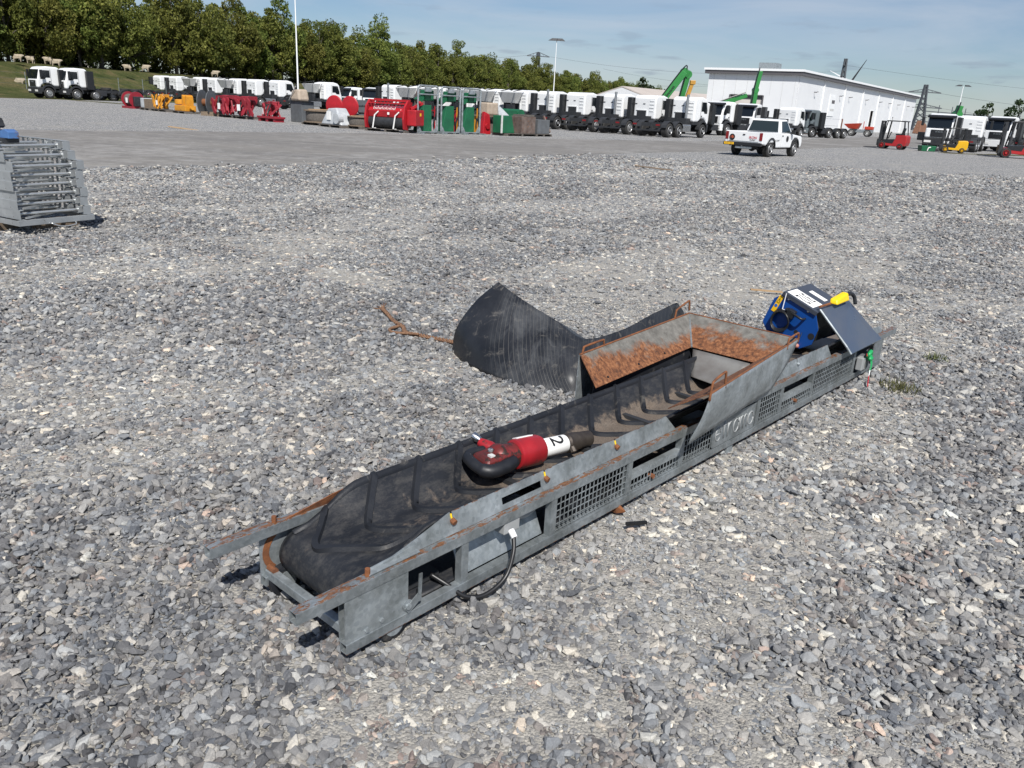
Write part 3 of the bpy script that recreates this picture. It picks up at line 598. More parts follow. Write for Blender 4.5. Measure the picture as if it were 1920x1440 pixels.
for x in (.48,.98,1.45):
    MB().cyl((x,.041,.334),(x,.024,.328),.011,n=9).build('bolt','rust_paint',cv); MB().tube([(x-.002,.04,.340),(x-.002,.046,.357)],.0035,6).build('cable_tie','bright_yellow',cv)
MB().cyl((3.304,.041,.334),(3.304,.026,.330),.009,n=9).build('bolt','zinc_pale',cv)
# posts
for x in (.495,.985,1.51,1.955,2.745,3.045,3.49,4.17): MB().box(x,x+.035,.003,.033,.0875,.2445).build('post','zinc',cv)
for x in (.495,.985,1.51,1.955,2.50,3.045,3.49,4.17): MB().box(x,x+.035,WID-.034,WID-.003,.0875,.2445).build('post','zinc',cv)
for x0,x1 in ((1.546,1.954),(3.081,3.489)): MB().box(x0,x1,.004,.032,.150,.182).build('mid_rail','zinc_pale',cv)
# wire mesh guards
def mesh_guard(x0,x1,z0,z1,step=.027):
    b=MB(); n=max(2,round((x1-x0)/step)); m=max(2,round((z1-z0)/step)); 
    for i in range(n+1):
        x=x0+(x1-x0)*i/n; b.bar((x,.0065,z0),(x,.0065,z1),.0032,.0032)
    for j in range(m+1):
        z=z0+(z1-z0)*j/m; b.bar((x0,.010,z),(x1,.010,z),.0032,.0032)
    b.build('wire_mesh','zinc_pale',cv)
mesh_guard(1.021,1.508,.094,.240); mesh_guard(1.548,1.953,.092,.148); mesh_guard(1.992,2.26,.094,.240); mesh_guard(2.735,3.043,.094,.240); mesh_guard(3.083,3.488,.092,.148); mesh_guard(3.527,4.168,.094,.240)
MB().prism([(2.262,.105),(2.275,.092),(2.725,.092),(2.728,.10),(2.728,.232),(2.72,.238),(2.275,.238),(2.262,.225)],'y',.0,.004).build('name_plate','zinc',cv)
def arc(cx,cy,rx,ry,a0,a1,n=9): return [(cx+rx*math.cos(R(a0+(a1-a0)*k/n)),cy+ry*math.sin(R(a0+(a1-a0)*k/n))) for k in range(n+1)]
LT={'e':[[(.08,.5),(.9,.5)]+arc(.5,.5,.42,.46,0,320,14)],'t':[[(.4,1.25),(.4,.0)],[(.0,.95),(.85,.95)]],'r':[[(.1,1),(.1,0)],[(.1,.55)]+arc(.55,.55,.42,.42,170,70,5)],'a':[arc(.5,.5,.42,.48,20,340,14),[(.92,1),(.92,0)]],'m':[[(.05,1),(.05,0)],[(.05,.6)]+arc(.3,.65,.24,.33,170,0,6)+[(.54,0)],[(.54,.6)]+arc(.79,.65,.24,.33,170,0,6)+[(1.03,0)]],'o':[arc(.5,.5,.44,.48,0,360,16)]}
nm=MB(); x_=2.285
for ch,wd in (('e',.066),('t',.05),('r',.052),('a',.068),('m',.078),('o',.07)):
    for st_ in LT[ch]: nm.tube([(x_+px*wd,-.001,.122+py*.078) for px,py in st_],.0034,6)
    x_+=wd*1.13
nm.build('raised_name','raised_letters',cv,smooth='all')
MB().box(1.0,4.7,.0362,.038,.088,.091).build('guard_lip','zinc_pale',cv)
# inner equipment seen through the openings
MB().plate([(.53,.11,.24),(.98,.11,.24),(.98,.04,.088),(.53,.04,.088)],.004).build('inner_plate','zinc_pale',cv)
MB().box(.715,.80,.004,.06,.195,.2445).build('junction_box','plastic_grey',cv,bev=.004); MB().cyl((.75,.002,.205),(.742,-.025,.188),.013,.012,n=12).build('cable_gland','tape_white',cv,smooth=True)
MB().tube(spline([(.742,-.02,.19),(.715,-.045,.14),(.66,-.06,.07),(.57,-.05,.035),(.50,-.02,.045),(.46,.03,.085),(.43,.09,.115)],8),.0085,10).build('power_cable','cable_black',cv,smooth='all')
MB().tube(spline([(.80,.05,.225),(.87,.06,.20),(.93,.07,.19),(1.02,.09,.205),(1.1,.12,.2)],8),.012,10).build('conduit','plastic_grey',cv,smooth='all')
MB().box(.30,.48,.10,.45,.085,.105).build('inner_tray','steel_dark',cv)
for x in (1.2,1.7,2.2,2.7,3.2,3.7): MB().cyl((x,.05,.135),(x,.48,.135),.03,n=14).build('roller','rubber',cv,smooth=True)
for x in (1.0,1.5,2.0,2.5,3.0,3.5,4.0): MB().bar((x,.04,.225),(x,.49,.225),.03,.04).build('cross_member','steel_dark',cv)
for x in (1.72,3.27): MB().cyl((x,-.006,.117),(x,.02,.117),.012,n=8).build('bolt','rust_paint',cv)
# drive motor, end plate
MB().cyl((4.30,-.03,.155),(4.30,.2,.155),.06,n=18).cyl((4.30,-.045,.155),(4.30,-.03,.155),.04,.056,n=18).build('drive_motor','grey_box',cv,smooth=True)
MB().box(4.215,4.285,-.045,.0,.115,.205).build('motor_terminal_box','plastic_grey',cv,bev=.006)
MB().box(4.55,4.73,.004,.009,.087,.2448).build('end_plate','zinc',cv); MB().box(4.55,4.73,WID-.009,WID-.004,.087,.2448).build('end_plate','zinc',cv)
MB().plate([(4.35,.035,.2855),(4.75,.035,.2855),(4.75,.06,.32),(4.35,.06,.34)],.004).build('head_guard','zinc',cv)
# carrying wheels and blocks
for x,y in ((.20,.028),(.09,.49)):
    w=MB().lathe([(0,.050),(.004,.060),(.03,.060),(.034,.050)],(x,y-.017,.058),(x,y+.017,.058),22).build('wheel','rubber',cv,smooth=True)
    MB().lathe([(0,.020),(.002,.038),(.042,.038),(.044,.020)],(x,y-.022,.058),(x,y+.022,.058),18).build('rim','zinc_pale',w,smooth=True)
for x in (2.47,4.50): MB().box(x,x+.06,.01,.05,.0,.05).build('foot','zinc_pale',cv)
for x in (2.47,4.50): MB().box(x,x+.06,WID-.05,WID-.01,.0,.05).build('foot','zinc_pale',cv)
# ================================================================ feed hopper, sitting askew over the belt
def cl(x,y,z): return Vector((x,y,z))
hp=thing('feed_hopper','rusty galvanised open feed hopper standing askew over the conveyor belt','hopper',CX,CA)
Lb0,Lb1,Lt0,Lt1=cl(1.864,.464,.385),cl(2.915,.542,.385),cl(1.897,.606,.52),cl(3.16,.722,.52)
Rb0,Rb1,Rt0,Rt1=cl(1.90,.065,.385),cl(2.93,.135,.385),cl(1.885,-.142,.52),cl(3.155,.008,.52)
MB().plate([Lb0,Lb1,Lt1,Lt0],.004).build('side_panel','rust_side',hp)
MB().plate([Lt0,Lt1,cl(2.95,.665,.12),cl(1.88,.60,.12)],.004).build('skirt_panel','zinc_hopper',hp)
MB().plate([cl(1.9,.500,.40),cl(2.98,.562,.40),cl(2.98,.555,.29),cl(1.9,.508,.29)],.004).build('gap_shade','rubber',hp); MB().plate([cl(2.96,.56,.384),cl(2.96,.12,.384),cl(2.965,.12,.27),cl(2.965,.56,.27)],.004).build('gap_shade','rubber',hp)  # black strips added to stand in for the shade below the hopper panels
MB().plate([Rb1,Rb0,Rt0,Rt1],.004).build('side_panel','rust_side',hp)
def patchgrid(a,b,c,d,n,m,fn):
    return MB().grid([[fn((a.lerp(b,i/n)).lerp(d.lerp(c,i/n),j/m),i/n,j/m) for j in range(m+1)] for i in range(n+1)])
Sb0,Sb1=cl(1.845,-.085,.272),cl(2.83,-.02,.296)
patchgrid(Rt0-cl(0,.006,0),Rt1-cl(0,.006,0),Sb1,Sb0,16,10,lambda p,i,j:p+Vector((0,-.012*math.sin(math.pi*j)-.01*math.sin(3*i)*j,0)) if j<.9 else p+Vector((.0,-.006,0))).build('skirt_panel','zinc_hopper',hp,smooth='all',solid=.004)
MB().plate([Lb1+cl(.002,0,0),Rb1+cl(.002,0,0),Rt1+cl(.002,0,0),Lt1+cl(.002,0,0)],.004).build('back_panel','rust_back',hp)
MB().tube([Lb1+cl(-.004,-.006,.004),Lt1+cl(-.006,-.008,-.004)],.006,6).build('weld_seam','zinc_pale',hp)
patchgrid(Lb1+cl(-.01,-.02,-.004),Rb1+cl(-.02,.02,-.004),cl(2.66,.155,.285),cl(2.70,.40,.285),10,8,lambda p,i,j:p+Vector((0,0,-.03*math.sin(math.pi*j)*.6))).build('deflector_plate','deflector',hp,smooth='all',solid=.004)
for a,b in ((Lt0,Lt1),(Rt0,Rt1)):      # folded, rusty top edges
    MB().tube([a+cl(0,-.003,.002),b+cl(0,-.003,.002)],.0055,6).build('rim','rust_paint',hp)
MB().tube([Lt1+cl(0,-.01,.002),Rt1+cl(0,.01,.002)],.0055,6).build('rim','rust_paint',hp)
def handle(p,d,h,w):
    d=Vector(d).normalized(); a=Vector(p); return MB().tube(spline([a,a+cl(0,0,h*.8)+d*.01,a+cl(0,0,h)+d*.03,a+cl(0,0,h)+d*(w-.03),a+cl(0,0,h*.8)+d*(w-.01),a+d*w],5),.006,8).build('handle','rust_paint',hp,smooth='all')
handle(Lt0+cl(.02,0,-.02),(1,.09,0),.055,.22); handle(Lt1+cl(-.20,-.02,-.02),(1,.09,.2),.07,.2); handle(Rt0+cl(.0,-.004,-.03),(1,.12,.1),.085,.18); handle(Rt1+cl(-.2,-.03,-.02),(1,.12,0),.06,.2)
for t_ in (.12,.42,.7):
    p=Lb0.lerp(Lb1,t_)+cl(.01,.022,.02); MB().cyl(p,p+cl(.002,-.006,.006),.006,n=8).build('bolt_hole','ink',hp)
# ================================================================ pneumatic breaker in the trough
bk=thing('pneumatic_breaker','red hand-held pneumatic breaker lying in the conveyor trough','breaker',(0,0,0),0)
Mc=Matrix.Translation(CX)@Matrix.Rotation(CA,4,'Z')
bk.matrix_world=Mc@frame((.945,.325,.318),(.985,-.14,-.06),(.14,.985,0))@Matrix.Diagonal((1.13,1.13,1.13,1))
def bl(p,x0,x1,n=24,name='x',m='tool_red'): return MB().lathe(p,(x0,0,0),(x1,0,0),n).build(name,m,bk,smooth=35)
bl([(0,.040),(.012,.047),(.09,.047),(.105,.043)],.045,.2,name='valve_body',m='tool_worn')
bl([(0,.046),(.006,.056),(.018,.058),(.024,.0565),(.03,.058),(.115,.058),(.128,.053),(.135,.040)],.125,.3,name='cylinder',m='tool_red')
bl([(0,.034),(.14,.034)],.255,.4,name='sleeve',m='tool_steel')
lb=bl([(0,.0345),(.002,.0358),(.122,.0358),(.124,.0345)],.262,.4,name='number_label',m='paper')
bl([(0,.036),(.01,.040),(.02,.036),(.05,.037),(.09,.033),(.135,.031),(.14,.026)],.388,.6,name='chuck',m='tool_steel')
MB().cyl((.40,-.045,-.022),(.40,-.025,.0),.014,.012,n=8).build('retainer_lug','tool_steel',bk)
# moulded handle loop across the butt
MB().tube(spline([(.07,.05,.010),(.03,.062,.012),(-.025,.064,.010),(-.052,.046,.004),(-.060,.0,-.002),(-.054,-.046,-.008),(-.026,-.068,-.010),(.03,-.068,-.004),(.085,-.05,.0)],6),[.013]*6+[.018]*12+[.021]*12+[.025]*12+[.026]*7,12).build('grip','grip',bk,smooth='all'); MB().hexa([(-.052,-.06,-.032),(.09,-.06,-.032),(.09,.056,-.032),(-.052,.056,-.032)],[(-.034,-.046,.022),(.085,-.05,.042),(.085,.044,.042),(-.034,.044,.022)]).build('valve_block','tool_worn',bk,bev=.012)
MB().ell((.055,.0,.012),(.042,.052,.042),14,9).build('valve_cap','tool_worn',bk,smooth='all'); MB().cyl((.02,.006,.030),(.018,.006,.039),.010,n=14).build('plug','zinc_pale',bk); MB().cyl((.02,.006,.039),(.0195,.006,.041),.005,n=12).build('plug_screw','chrome',bk)
MB().box(-.012,.008,-.036,-.016,.024,.033).build('worn_label','strap_white',bk)
MB().lathe([(0,.022),(.03,.026),(.06,.020),(.075,.016)],(.07,.035,.01),(.04,.10,.03),12).build('throttle_neck','tool_red',bk,smooth=True); MB().lathe([(0,.010),(.015,.016),(.035,.017),(.04,.010)],(.048,.105,.032),(.036,.135,.042),12).build('air_inlet','chrome',bk,smooth=True)
t2=frame((.322,-.0215,.0308),(0,-.82,-.57),(1,0,0)); text('number','2',.088,'ink',bk,t2,.0008)
MB().plate([(.145,.012,.0565),(.225,.012,.0565),(.225,.036,.047),(.145,.036,.047)],.003).build('paper_sticker','paper',bk)
# ================================================================ blue machine
bm_=thing('blue_machine','blue steel machine with dark lid and coiled cable, tipped over on the conveyor','machine',(0,0,0),0)
MF=frame((3.83,.296,.581),(0,-.934,-.357),(1,0,0)); bm_.matrix_world=Mc@MF; MI=MF.inverted()   # x right along the lid, y depth, z out of the lid
face=[(-.118,0),(.118,0),(.19,-.09),(.205,-.20),(.15,-.27),(-.09,-.30),(-.158,-.25),(-.167,-.072)]
MB().prism(face,'y',.0,.006).build('front_plate','machine_blue',bm_,bev=.002)
MB().prism([(x*.94,z*.95-.006) for x,z in face],'y',.0065,.40).build('housing','steel_dark',bm_)
MB().prism([(x,z) for x,z in face],'y',.402,.408).build('rear_plate','machine_blue',bm_)
MB().box(-.128,.135,-.012,.415,.001,.007).box(-.128,.135,-.014,-.0125,-.018,.007).build('lid','machine_lid',bm_)
lab=MB().box(-.115,.085,.015,.165,.0075,.0085).build('number_label','paper',bm_); text('lot_number','312',.085,'ink',lab,frame((-.015,.09,.0092),(0,-1,0),(1,0,0))@Matrix.Diagonal((.95,1.9,1,1)),.0005)
MB().box(-.06,.065,.245,.30,.0075,.0085).build('paper_sticker','paper',bm_)
ws=MB().prism([(-.145,-.15),(-.115,-.15),(-.112,-.03),(-.142,-.03)],'y',-.003,-.0005).build('warning_sign','sign_yellow',bm_)
MB().prism([(-.140,-.082),(-.117,-.082),(-.128,-.045)],'y',-.0042,-.0032).build('triangle','ink',ws); MB().prism([(-.1355,-.0795),(-.1215,-.0795),(-.128,-.056)],'y',-.0052,-.0043).build('triangle_field','sign_yellow',ws); MB().cyl((-.130,-.0032,-.105),(-.130,-.0045,-.105),.011,n=14).build('disc','sign_blue',ws)
for x,z in ((-.075,-.025),(.075,-.025),(.0,-.013)): MB().lathe([(0,.008),(.004,.007),(.006,.003)],(x,-.0005,z),(x,-.01,z),10).build('bolt','chrome',bm_,smooth=True)
for x,z,r in ((.175,-.155,.022),(.075,-.185,.014)): MB().cyl((x,-.0015,z),(x,-.0005,z),r,n=18).build('hole','ink',bm_)
MB().tube(spline([(-.04,-.004,-.075),(-.045,-.035,-.078),(.02,-.045,-.075),(.075,-.045,-.075),(.082,-.004,-.075)],6),.008,8).build('handle','black_plastic',bm_,smooth='all')
co_=MB()
for q in range(4): co_.tube([(-.055+.062*math.cos(a*.314)+.004*q,-.012-.009*q-.01*math.sin(a*.5),-.165+.068*math.sin(a*.314)-.002*q) for a in range(20)],.0065,6,closed=True)
co_.build('cable_coil','cable_black',bm_,smooth='all'); MB().box(-.03,.02,-.05,-.005,-.115,-.06).build('plug','black_plastic',bm_,bev=.006)
MB().tube([(-.105,-.016,.006),(-.075,-.02,-.095)],.003,5).tube([(-.075,-.022,-.095),(-.05,-.03,-.088)],.003,5).build('cable_tie','tape_white',bm_)
MB().tube([(.115,-.012,-.16),(.128,-.015,-.245)],.0025,5).build('chain','chrome',bm_); MB().ell((.130,-.016,-.255),(.017,.017,.015),12,8).build('pull_knob','pink_plastic',bm_,smooth='all')
def CM(*p): return MI@Vector(p)
q=[CM(3.835,.165,.556),CM(4.235,.135,.566),CM(4.43,-.03,.335),CM(4.46,-.055,.298),CM(3.90,-.060,.298),CM(3.888,-.030,.34)]
MB().plate([q[0],q[5],q[2],q[1]],.005).build('chute_plate','plate_steel',bm_); MB().plate([q[5]+Vector((0,0,.004)),q[4]+Vector((0,0,.004)),q[3]+Vector((0,0,.004)),q[2]+Vector((0,0,.004))],.005).build('lower_lip','plate_steel',bm_)
MB().tube([q[0]+Vector((0,-.002,.004)),q[5]+Vector((0,-.002,.004)),q[4]+Vector((0,-.002,.004))],.008,6).build('plate_edge','zinc_pale',bm_)
MB().tube([CM(3.84,.17,.575),CM(4.235,.14,.585)],.008,6).build('hinge_rod','rust_paint',bm_)
MB().hexa([CM(3.98,.165,.578),CM(4.16,.15,.585),CM(4.165,.10,.585),CM(3.985,.11,.575)],[CM(3.99,.17,.612),CM(4.15,.155,.640),CM(4.155,.115,.638),CM(3.995,.12,.606)]).build('yellow_cover','bright_yellow',bm_,bev=.01)
MB().tube(spline([CM(4.15,.13,.615),CM(4.21,.12,.622),CM(4.245,.105,.60),CM(4.25,.09,.55)],5),.013,8).build('lever','black_plastic',bm_,smooth='all')
# ================================================================ barrier tape knotted to the frame
tp_=thing('barrier_tape','green white and red plastic tape tied to the conveyor motor','tape',CX,CA)
MB().tube(spline([(4.27,-.05,.21),(4.25,-.062,.23),(4.29,-.06,.245),(4.31,-.055,.215),(4.27,-.065,.195),(4.30,-.07,.20)],5),.014,7).build('knot','tape_green',tp_,smooth='all')
def strip3(pts,w,nm,m):
    r=[]
    for p in spline(pts,5): r.append([(p.x-w,p.y-.004,p.z),(p.x,p.y+.004,p.z+.003),(p.x+w,p.y,p.z)])
    MB().grid(r).build(nm,m,tp_,solid=.0012)
strip3([(4.29,-.068,.20),(4.285,-.08,.155),(4.262,-.085,.12)],.022,'green_end','tape_green'); strip3([(4.262,-.085,.12),(4.245,-.09,.088)],.014,'white_end','tape_white'); strip3([(4.245,-.09,.088),(4.23,-.098,.05),(4.22,-.105,.02)],.011,'red_end','tape_red'); strip3([(4.24,-.055,.235),(4.225,-.06,.225)],.012,'red_knot','tape_red')
# ================================================================ folded sheet of old belting
st=[]
for k,(f,rg,bf,bul) in enumerate((((-.44,5.52,0),(-.135,5.60,.505),(.0,5.95,0),.11),((-.33,5.25,0),(-.12,5.57,.50),(.08,5.9,0),.075),((-.13,5.0,0),(-.02,5.48,.452),(.2,5.82,0),.06),((.10,4.82,0),(.12,5.36,.395),(.38,5.7,0),.04),((.27,4.77,0),(.28,5.24,.335),(.54,5.52,0),.06),((.43,4.75,0),(.46,5.10,.262),(.70,5.36,0),.075),((.66,4.98,0),(.72,5.26,.29),(.95,5.5,0),.085),((.92,5.34,0),(.98,5.62,.325),(1.19,5.84,0),.07),((1.15,5.66,0),(1.21,5.93,.352),(1.4,6.12,0),.07))):
    f,rg,bf=Vector(f),Vector(rg),Vector(bf); nrm=Vector((-.55,-.75,.35)).normalized()
    st.append([f,f.lerp(rg,.30)+nrm*bul,f.lerp(rg,.68)+nrm*bul*.9,rg,rg.lerp(bf,.45)+Vector((0,.0,.05)),bf])
long_=[spline([s_[j] for s_ in st],8) for j in range(6)]
rows=[spline([long_[j][i] for j in range(4)],7)[:-1]+spline([long_[j][i] for j in (3,4,5)],6) for i in range(len(long_[0]))]
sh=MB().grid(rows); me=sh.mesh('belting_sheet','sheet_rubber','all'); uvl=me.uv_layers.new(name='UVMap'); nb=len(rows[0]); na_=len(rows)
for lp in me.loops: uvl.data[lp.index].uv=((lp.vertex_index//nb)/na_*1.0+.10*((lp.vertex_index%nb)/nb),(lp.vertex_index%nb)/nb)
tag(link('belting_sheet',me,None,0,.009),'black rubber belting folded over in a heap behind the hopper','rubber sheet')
# rope
rp=MB(); base=[(-1.12,6.52,.03),(-1.06,6.38,.035),(-.97,6.17,.03),(-.87,6.0,.03),(-.83,5.86,.028),(-.72,5.80,.028),(-.60,5.74,.028),(-.47,5.67,.03),(-.40,5.62,.03)]
L_=spline(base,14)
for ph in (0,2.1,4.2): rp.tube([p+Vector((.010*math.cos(i*.75+ph),.006*math.sin(i*.75+ph),.008*math.sin(i*.75+ph))) for i,p in enumerate(L_)],.008,6)
rp.tube(spline([(-.90,6.02,.03),(-.96,5.92,.028),(-.92,5.83,.03),(-.80,5.82,.03),(-.72,5.78,.04)],8),.012,6)
for a in range(7): rp.tube([(-1.12,6.52,.03),(-1.15+.05*math.cos(a),6.56+.05*math.sin(a*1.3),.03+.03*random.random())],.005,4)
tag(rp.build('rope','rope',smooth='all'),'frayed brown rope trailing over the gravel from the rubber sheet','rope')
# ================================================================ stack of metal frames at the left
SX=Vector((-.87,.493,0)).normalized(); SY=Vector((.493,.87,0)).normalized(); SO=Vector((-5.66,9.05,0))
SZR=math.atan2(SX.y,SX.x)      # local x -> SX ; local y -> -SY, so y is negated below
def stack_frame(label,dx,dy,z,rz,h=.105):
    t=thing('metal_frame',label,'frame',(SO+SX*dx+SY*dy)+Vector((0,0,z)),SZR+rz,'stacked galvanised frames')
    MB().box(0,2.4,-.004,0,0,h).box(0,2.4,-.05,-.0045,0,.004).box(0,2.4,-.05,-.0045,h-.004,h).build('near_beam','frame_zinc',t)
    f=MB(); y=-.84
    f.box(0,2.4,y-.004,y,0,.016).box(0,2.4,y-.004,y,h-.018,h)
    for i in range(25): f.box(i*.1,i*.1+(.045 if i else .1),y-.004,y,.016,h-.018)
    f.box(0,2.4,y+.0005,y+.05,0,.004).box(0,2.4,y+.0005,y+.05,h-.004,h); f.build('far_beam','frame_zinc',t)
    MB().box(.0,.004,-.84,-.75,0.005,h-.005).build('end_bracket','frame_zinc',t)
    for x,z_,a,b in ((.10,.055,-.05,-.80),(.30,.075,-.05,-.62),(.55,.05,-.05,-.80),(.95,.06,-.05,-.80)): MB().cyl((x,a,z_),(x,b,z_),.017,n=10).build('cross_tube','aluminium',t,smooth=True)
    for x in (.10,.30): MB().box(x-.03,x+.03,-.80,-.74,.02,.09).build('clamp','frame_zinc',t)
    MB().bar((.0,-.06,.02),(.35,-.8,.03),.02,.02).build('brace','aluminium',t)
    return t
names=['lowest','second from the bottom','third from the bottom','fourth from the bottom','fifth from the bottom','sixth from the bottom','seventh from the bottom','topmost']
for i in range(8):
    dx=[-.03,0,.01,.02,.05,.02,.13,.24][i]; stack_frame(f'galvanised metal frame, {names[i]} in the leaning stack at the left',dx,[0,.0,.01,-.01,.0,.02,.0,.02][i],(.185+.104*i),R([0,.6,-.5,.4,-.8,.7,1.2,1.6][i]))
MB_=MB().box(0,2.4,-.02,.0,0,.075); lt=thing('angle_frame','flat galvanised angle frame on timber under the stack of frames','frame',SO+SX*-.06+SY*-.04+Vector((0,0,.122)),SZR)
MB().box(0,2.3,-.005,0,0,.06).box(0,.05,-.9,-.0055,.001,.06).box(.0,2.3,-.905,-.9005,0,.06).build('angle_bar','frame_zinc',lt); MB().tube(spline([(-.02,-.35,.01),(-.06,-.45,-.03),(-.05,-.62,-.025),(.0,-.66,.0)],5),.008,6).build('bent_rod','aluminium',lt,smooth='all')
for i,(a,b) in enumerate(((.55,.02),(.35,.62))):
    q=SO+SX*a+SY*b; tb=tag(MB().box(-.05,.05,-.28,.28,0,.12).build('timber_block','wood',bev=.004),['timber block under the near corner of the frame stack','timber block under the far side of the frame stack'][i],'timber'); tb.location=q; tb.rotation_euler=(0,0,SZR+R(4))
bs=thing('blue_bracket','blue and black steel bracket lying on top of the metal frames','bracket',SO+SX*.62+SY*.25+Vector((0,0,.995)),SZR+R(180))
MB().box(-.32,.22,-.10,.10,0,.05).build('base','steel_dark',bs,bev=.004); MB().box(-.30,.02,-.09,.09,.0505,.13).build('block','blue_scrap',bs,bev=.006)
MB().bar((-.18,0,.10),(.0,0,.24),.14,.06).bar((-.01,0,.235),(.03,0,.16),.12,.05).build('arm','steel_dark',bs,bev=.008); MB().prism([(.03,.0505),(.30,.0505),(.30,.12),(.22,.15),(.03,.10)],'y',-.06,.06).build('wedge','blue_scrap',bs,bev=.004)
# small litter on the gravel
def litter(nm,label,cat,pts,w,h,m,loc,rz):
    b=MB().box(-w/2,w/2,-h/2,h/2,0,pts).build(nm,m); b.location=loc; b.rotation_euler=(R(4),R(3),rz); return tag(b,label,cat)
for nm,label,cat,z,w,h,m,loc,rz in (
 ('wood_splinter','pale wood splinter lying behind the blue machine','wood',.012,.34,.03,'wood_new',(2.55,8.1,.03),.1),
 ('plank','short pale plank lying at the far edge of the asphalt','plank',.03,1.5,.14,'wood_new',(-14.6,35.6,.01),-.3),
 ('plank','thin weathered plank on the gravel in front of the pickup','plank',.03,1.2,.09,'wood',(4.1,26.2,.03),-.25),
 ('black_stick','thin black rod on the gravel beside the conveyor','rod',.012,.10,.014,'cable_black',(.565,3.055,.028),.35)):
    litter(nm,label,cat,z,w,h,m,loc,rz)
bst=MB(); bb=bmesh.new()
for _ in range(16): bb.verts.new(Vector(RNG.normal(size=3)).normalized()*.5)
bmesh.ops.convex_hull(bb,input=bb.verts[:]); bb.verts.index_update(); bst.add([(v.co.x*.12,v.co.y*.06,v.co.z*.06) for v in bb.verts],[tuple(v.index for v in f.verts) for f in bb.faces]); bb.free()
o_=bst.build('brown_stone','rust_paint'); o_.location=(.485,3.2,.035); o_.rotation_euler=(0,0,-.7); tag(o_,'rust brown stone beside the conveyor frame','stone')
def tuft(label,loc,n,r,h,m='grass_blade'):
    b=MB()
    for _ in range(n):
        a=random.uniform(0,6.28); d=random.uniform(0,r); x,y=d*math.cos(a),d*math.sin(a); e=random.uniform(.3,1)*h; t_=random.uniform(0,6.28); w=.004
        b.add([(x-w*math.sin(t_),y+w*math.cos(t_),0),(x+w*math.sin(t_),y-w*math.cos(t_),0),(x+e*.6*math.cos(t_),y+e*.6*math.sin(t_),e)],[(0,1,2)])
    o=b.build('weed_tuft',m); o.location=loc
    a=o.data.attributes.new('tone','FLOAT','POINT'); a.data.foreach_set('value',RNG.random(len(o.data.vertices)).astype(np.float32)); return tag(o,label,'weed')
tuft('small green weed in the gravel near the conveyor head end',(2.62,5.15,.02),160,.14,.07); tuft('sparse weed in the gravel right of the conveyor rail tip',(3.25,5.95,.02),90,.10,.06)
# ================================================================ trees on the dike
def make_crown(seed,h,w,n_clump,leaves,size,low=.12,col='leaves'):
    g=np.random.default_rng(seed); cs=[]
    while len(cs)<n_clump:
        p=g.uniform(-1,1,3)
        z=(p[2]+1)/2; prof=(.55+.45*math.sin(math.pi*min(1,z*1.05)**.8))*(1-.55*max(0,z-.55)/.45)
        r=math.hypot(p[0],p[1])
        if r<prof and (r>.25*prof or z>.7): cs.append((p[0]*w/2,p[1]*w/2,h*(low+(1-low)*z),g.uniform(.5,1.05)))
    V=[];F=[];T=[]
    for cx,cy,cz,cr in cs:
        R_=w*.17*cr; tone0=g.uniform(.0,.55)
        for _ in range(leaves):
            d=g.normal(size=3); d/=np.linalg.norm(d); d*=R_*g.uniform(.45,1)**.5; d[2]*=.75
            c=np.array([cx,cy,cz])+d; a=g.normal(size=3); a/=np.linalg.norm(a); b=np.cross(a,g.normal(size=3)); b/=np.linalg.norm(b); s_=size*g.uniform(.6,1.3)
            k=len(V); V+=[c-a*s_-b*s_*.5,c+a*s_*.2-b*s_*.6,c+a*s_+b*s_*.4,c-a*s_*.3+b*s_*.65]; F.append((k,k+1,k+2,k+3)); T+=[min(1,max(0,tone0+g.uniform(-.2,.45)))]*4
    me=bpy.data.meshes.new('crown'); me.from_pydata([tuple(v) for v in V],[],F); me.materials.append(MATS[col])
    at=me.attributes.new('tone','FLOAT','POINT'); at.data.foreach_set('value',np.array(T,dtype=np.float32)); return me,cs
def make_trunk(seed,h,w,cs):
    g=random.Random(seed); b=MB(); top=h*.8; P=[(g.uniform(-.15,.15)*i*.4,g.uniform(-.15,.15)*i*.4,top*i/5-.3*(i==0)) for i in range(6)]
    b.tube(P,[.26,.22,.18,.13,.09,.04],7)
    for c in cs[::5]:
        z0=max(.8,c[2]*.6); i=min(4,int(z0/top*5)); q=P[i]; b.tube([(q[0],q[1],z0),((q[0]+c[0])/2,(q[1]+c[1])/2,(z0+c[2])/2+.1),(c[0],c[1],c[2])],[.07,.045,.02],5)
    return b.mesh('trunk','bark','all')
TV=[]
for i in range(7):
    h=[9.6,10.2,9.0,10.6,9.3,10.0,8.6][i]; w=[6.4,7.0,6.0,6.6,7.2,6.2,6.8][i]; cm,cs=make_crown(40+i,h,w,84,125,.145,.10); TV.append((cm,make_trunk(90+i,h,w,cs)))
def put_tree(label,loc,v,sc,rz,group,V=None):
    t=thing('poplar_tree' if V is None else 'tree',label,'tree',loc,rz,group,sc); a,b=(V or TV)[v]; link('trunk',b,t); link('crown',a,t); return t
rt=random.Random(5)
s_=-16; kk=0
while s_<430:
    for row in (0,1):
        if row and rt.random()<.12: continue
        off=-1.5-row*5+rt.uniform(-1,1); p=CL0+CD*(s_+row*2.4+rt.uniform(-.8,.8))+CN*off
        if abs(s_-27)<3.0 : continue
        sc=rt.uniform(1.12,1.38)*(1.0 if s_<90 else .98)
        put_tree('leafy green tree in the dense row along the top of the dike',(p.x,p.y,3.0 if s_<60 else 2.6),rt.randrange(7),sc,rt.uniform(0,6.28),'trees along the dike').scale=(sc*rt.uniform(.8,1.1),sc*rt.uniform(.8,1.1),sc*rt.uniform(.88,1.12)); kk+=1
    s_+=4.6 if s_<90 else (6.8 if s_<200 else 10)
print('trees',kk)
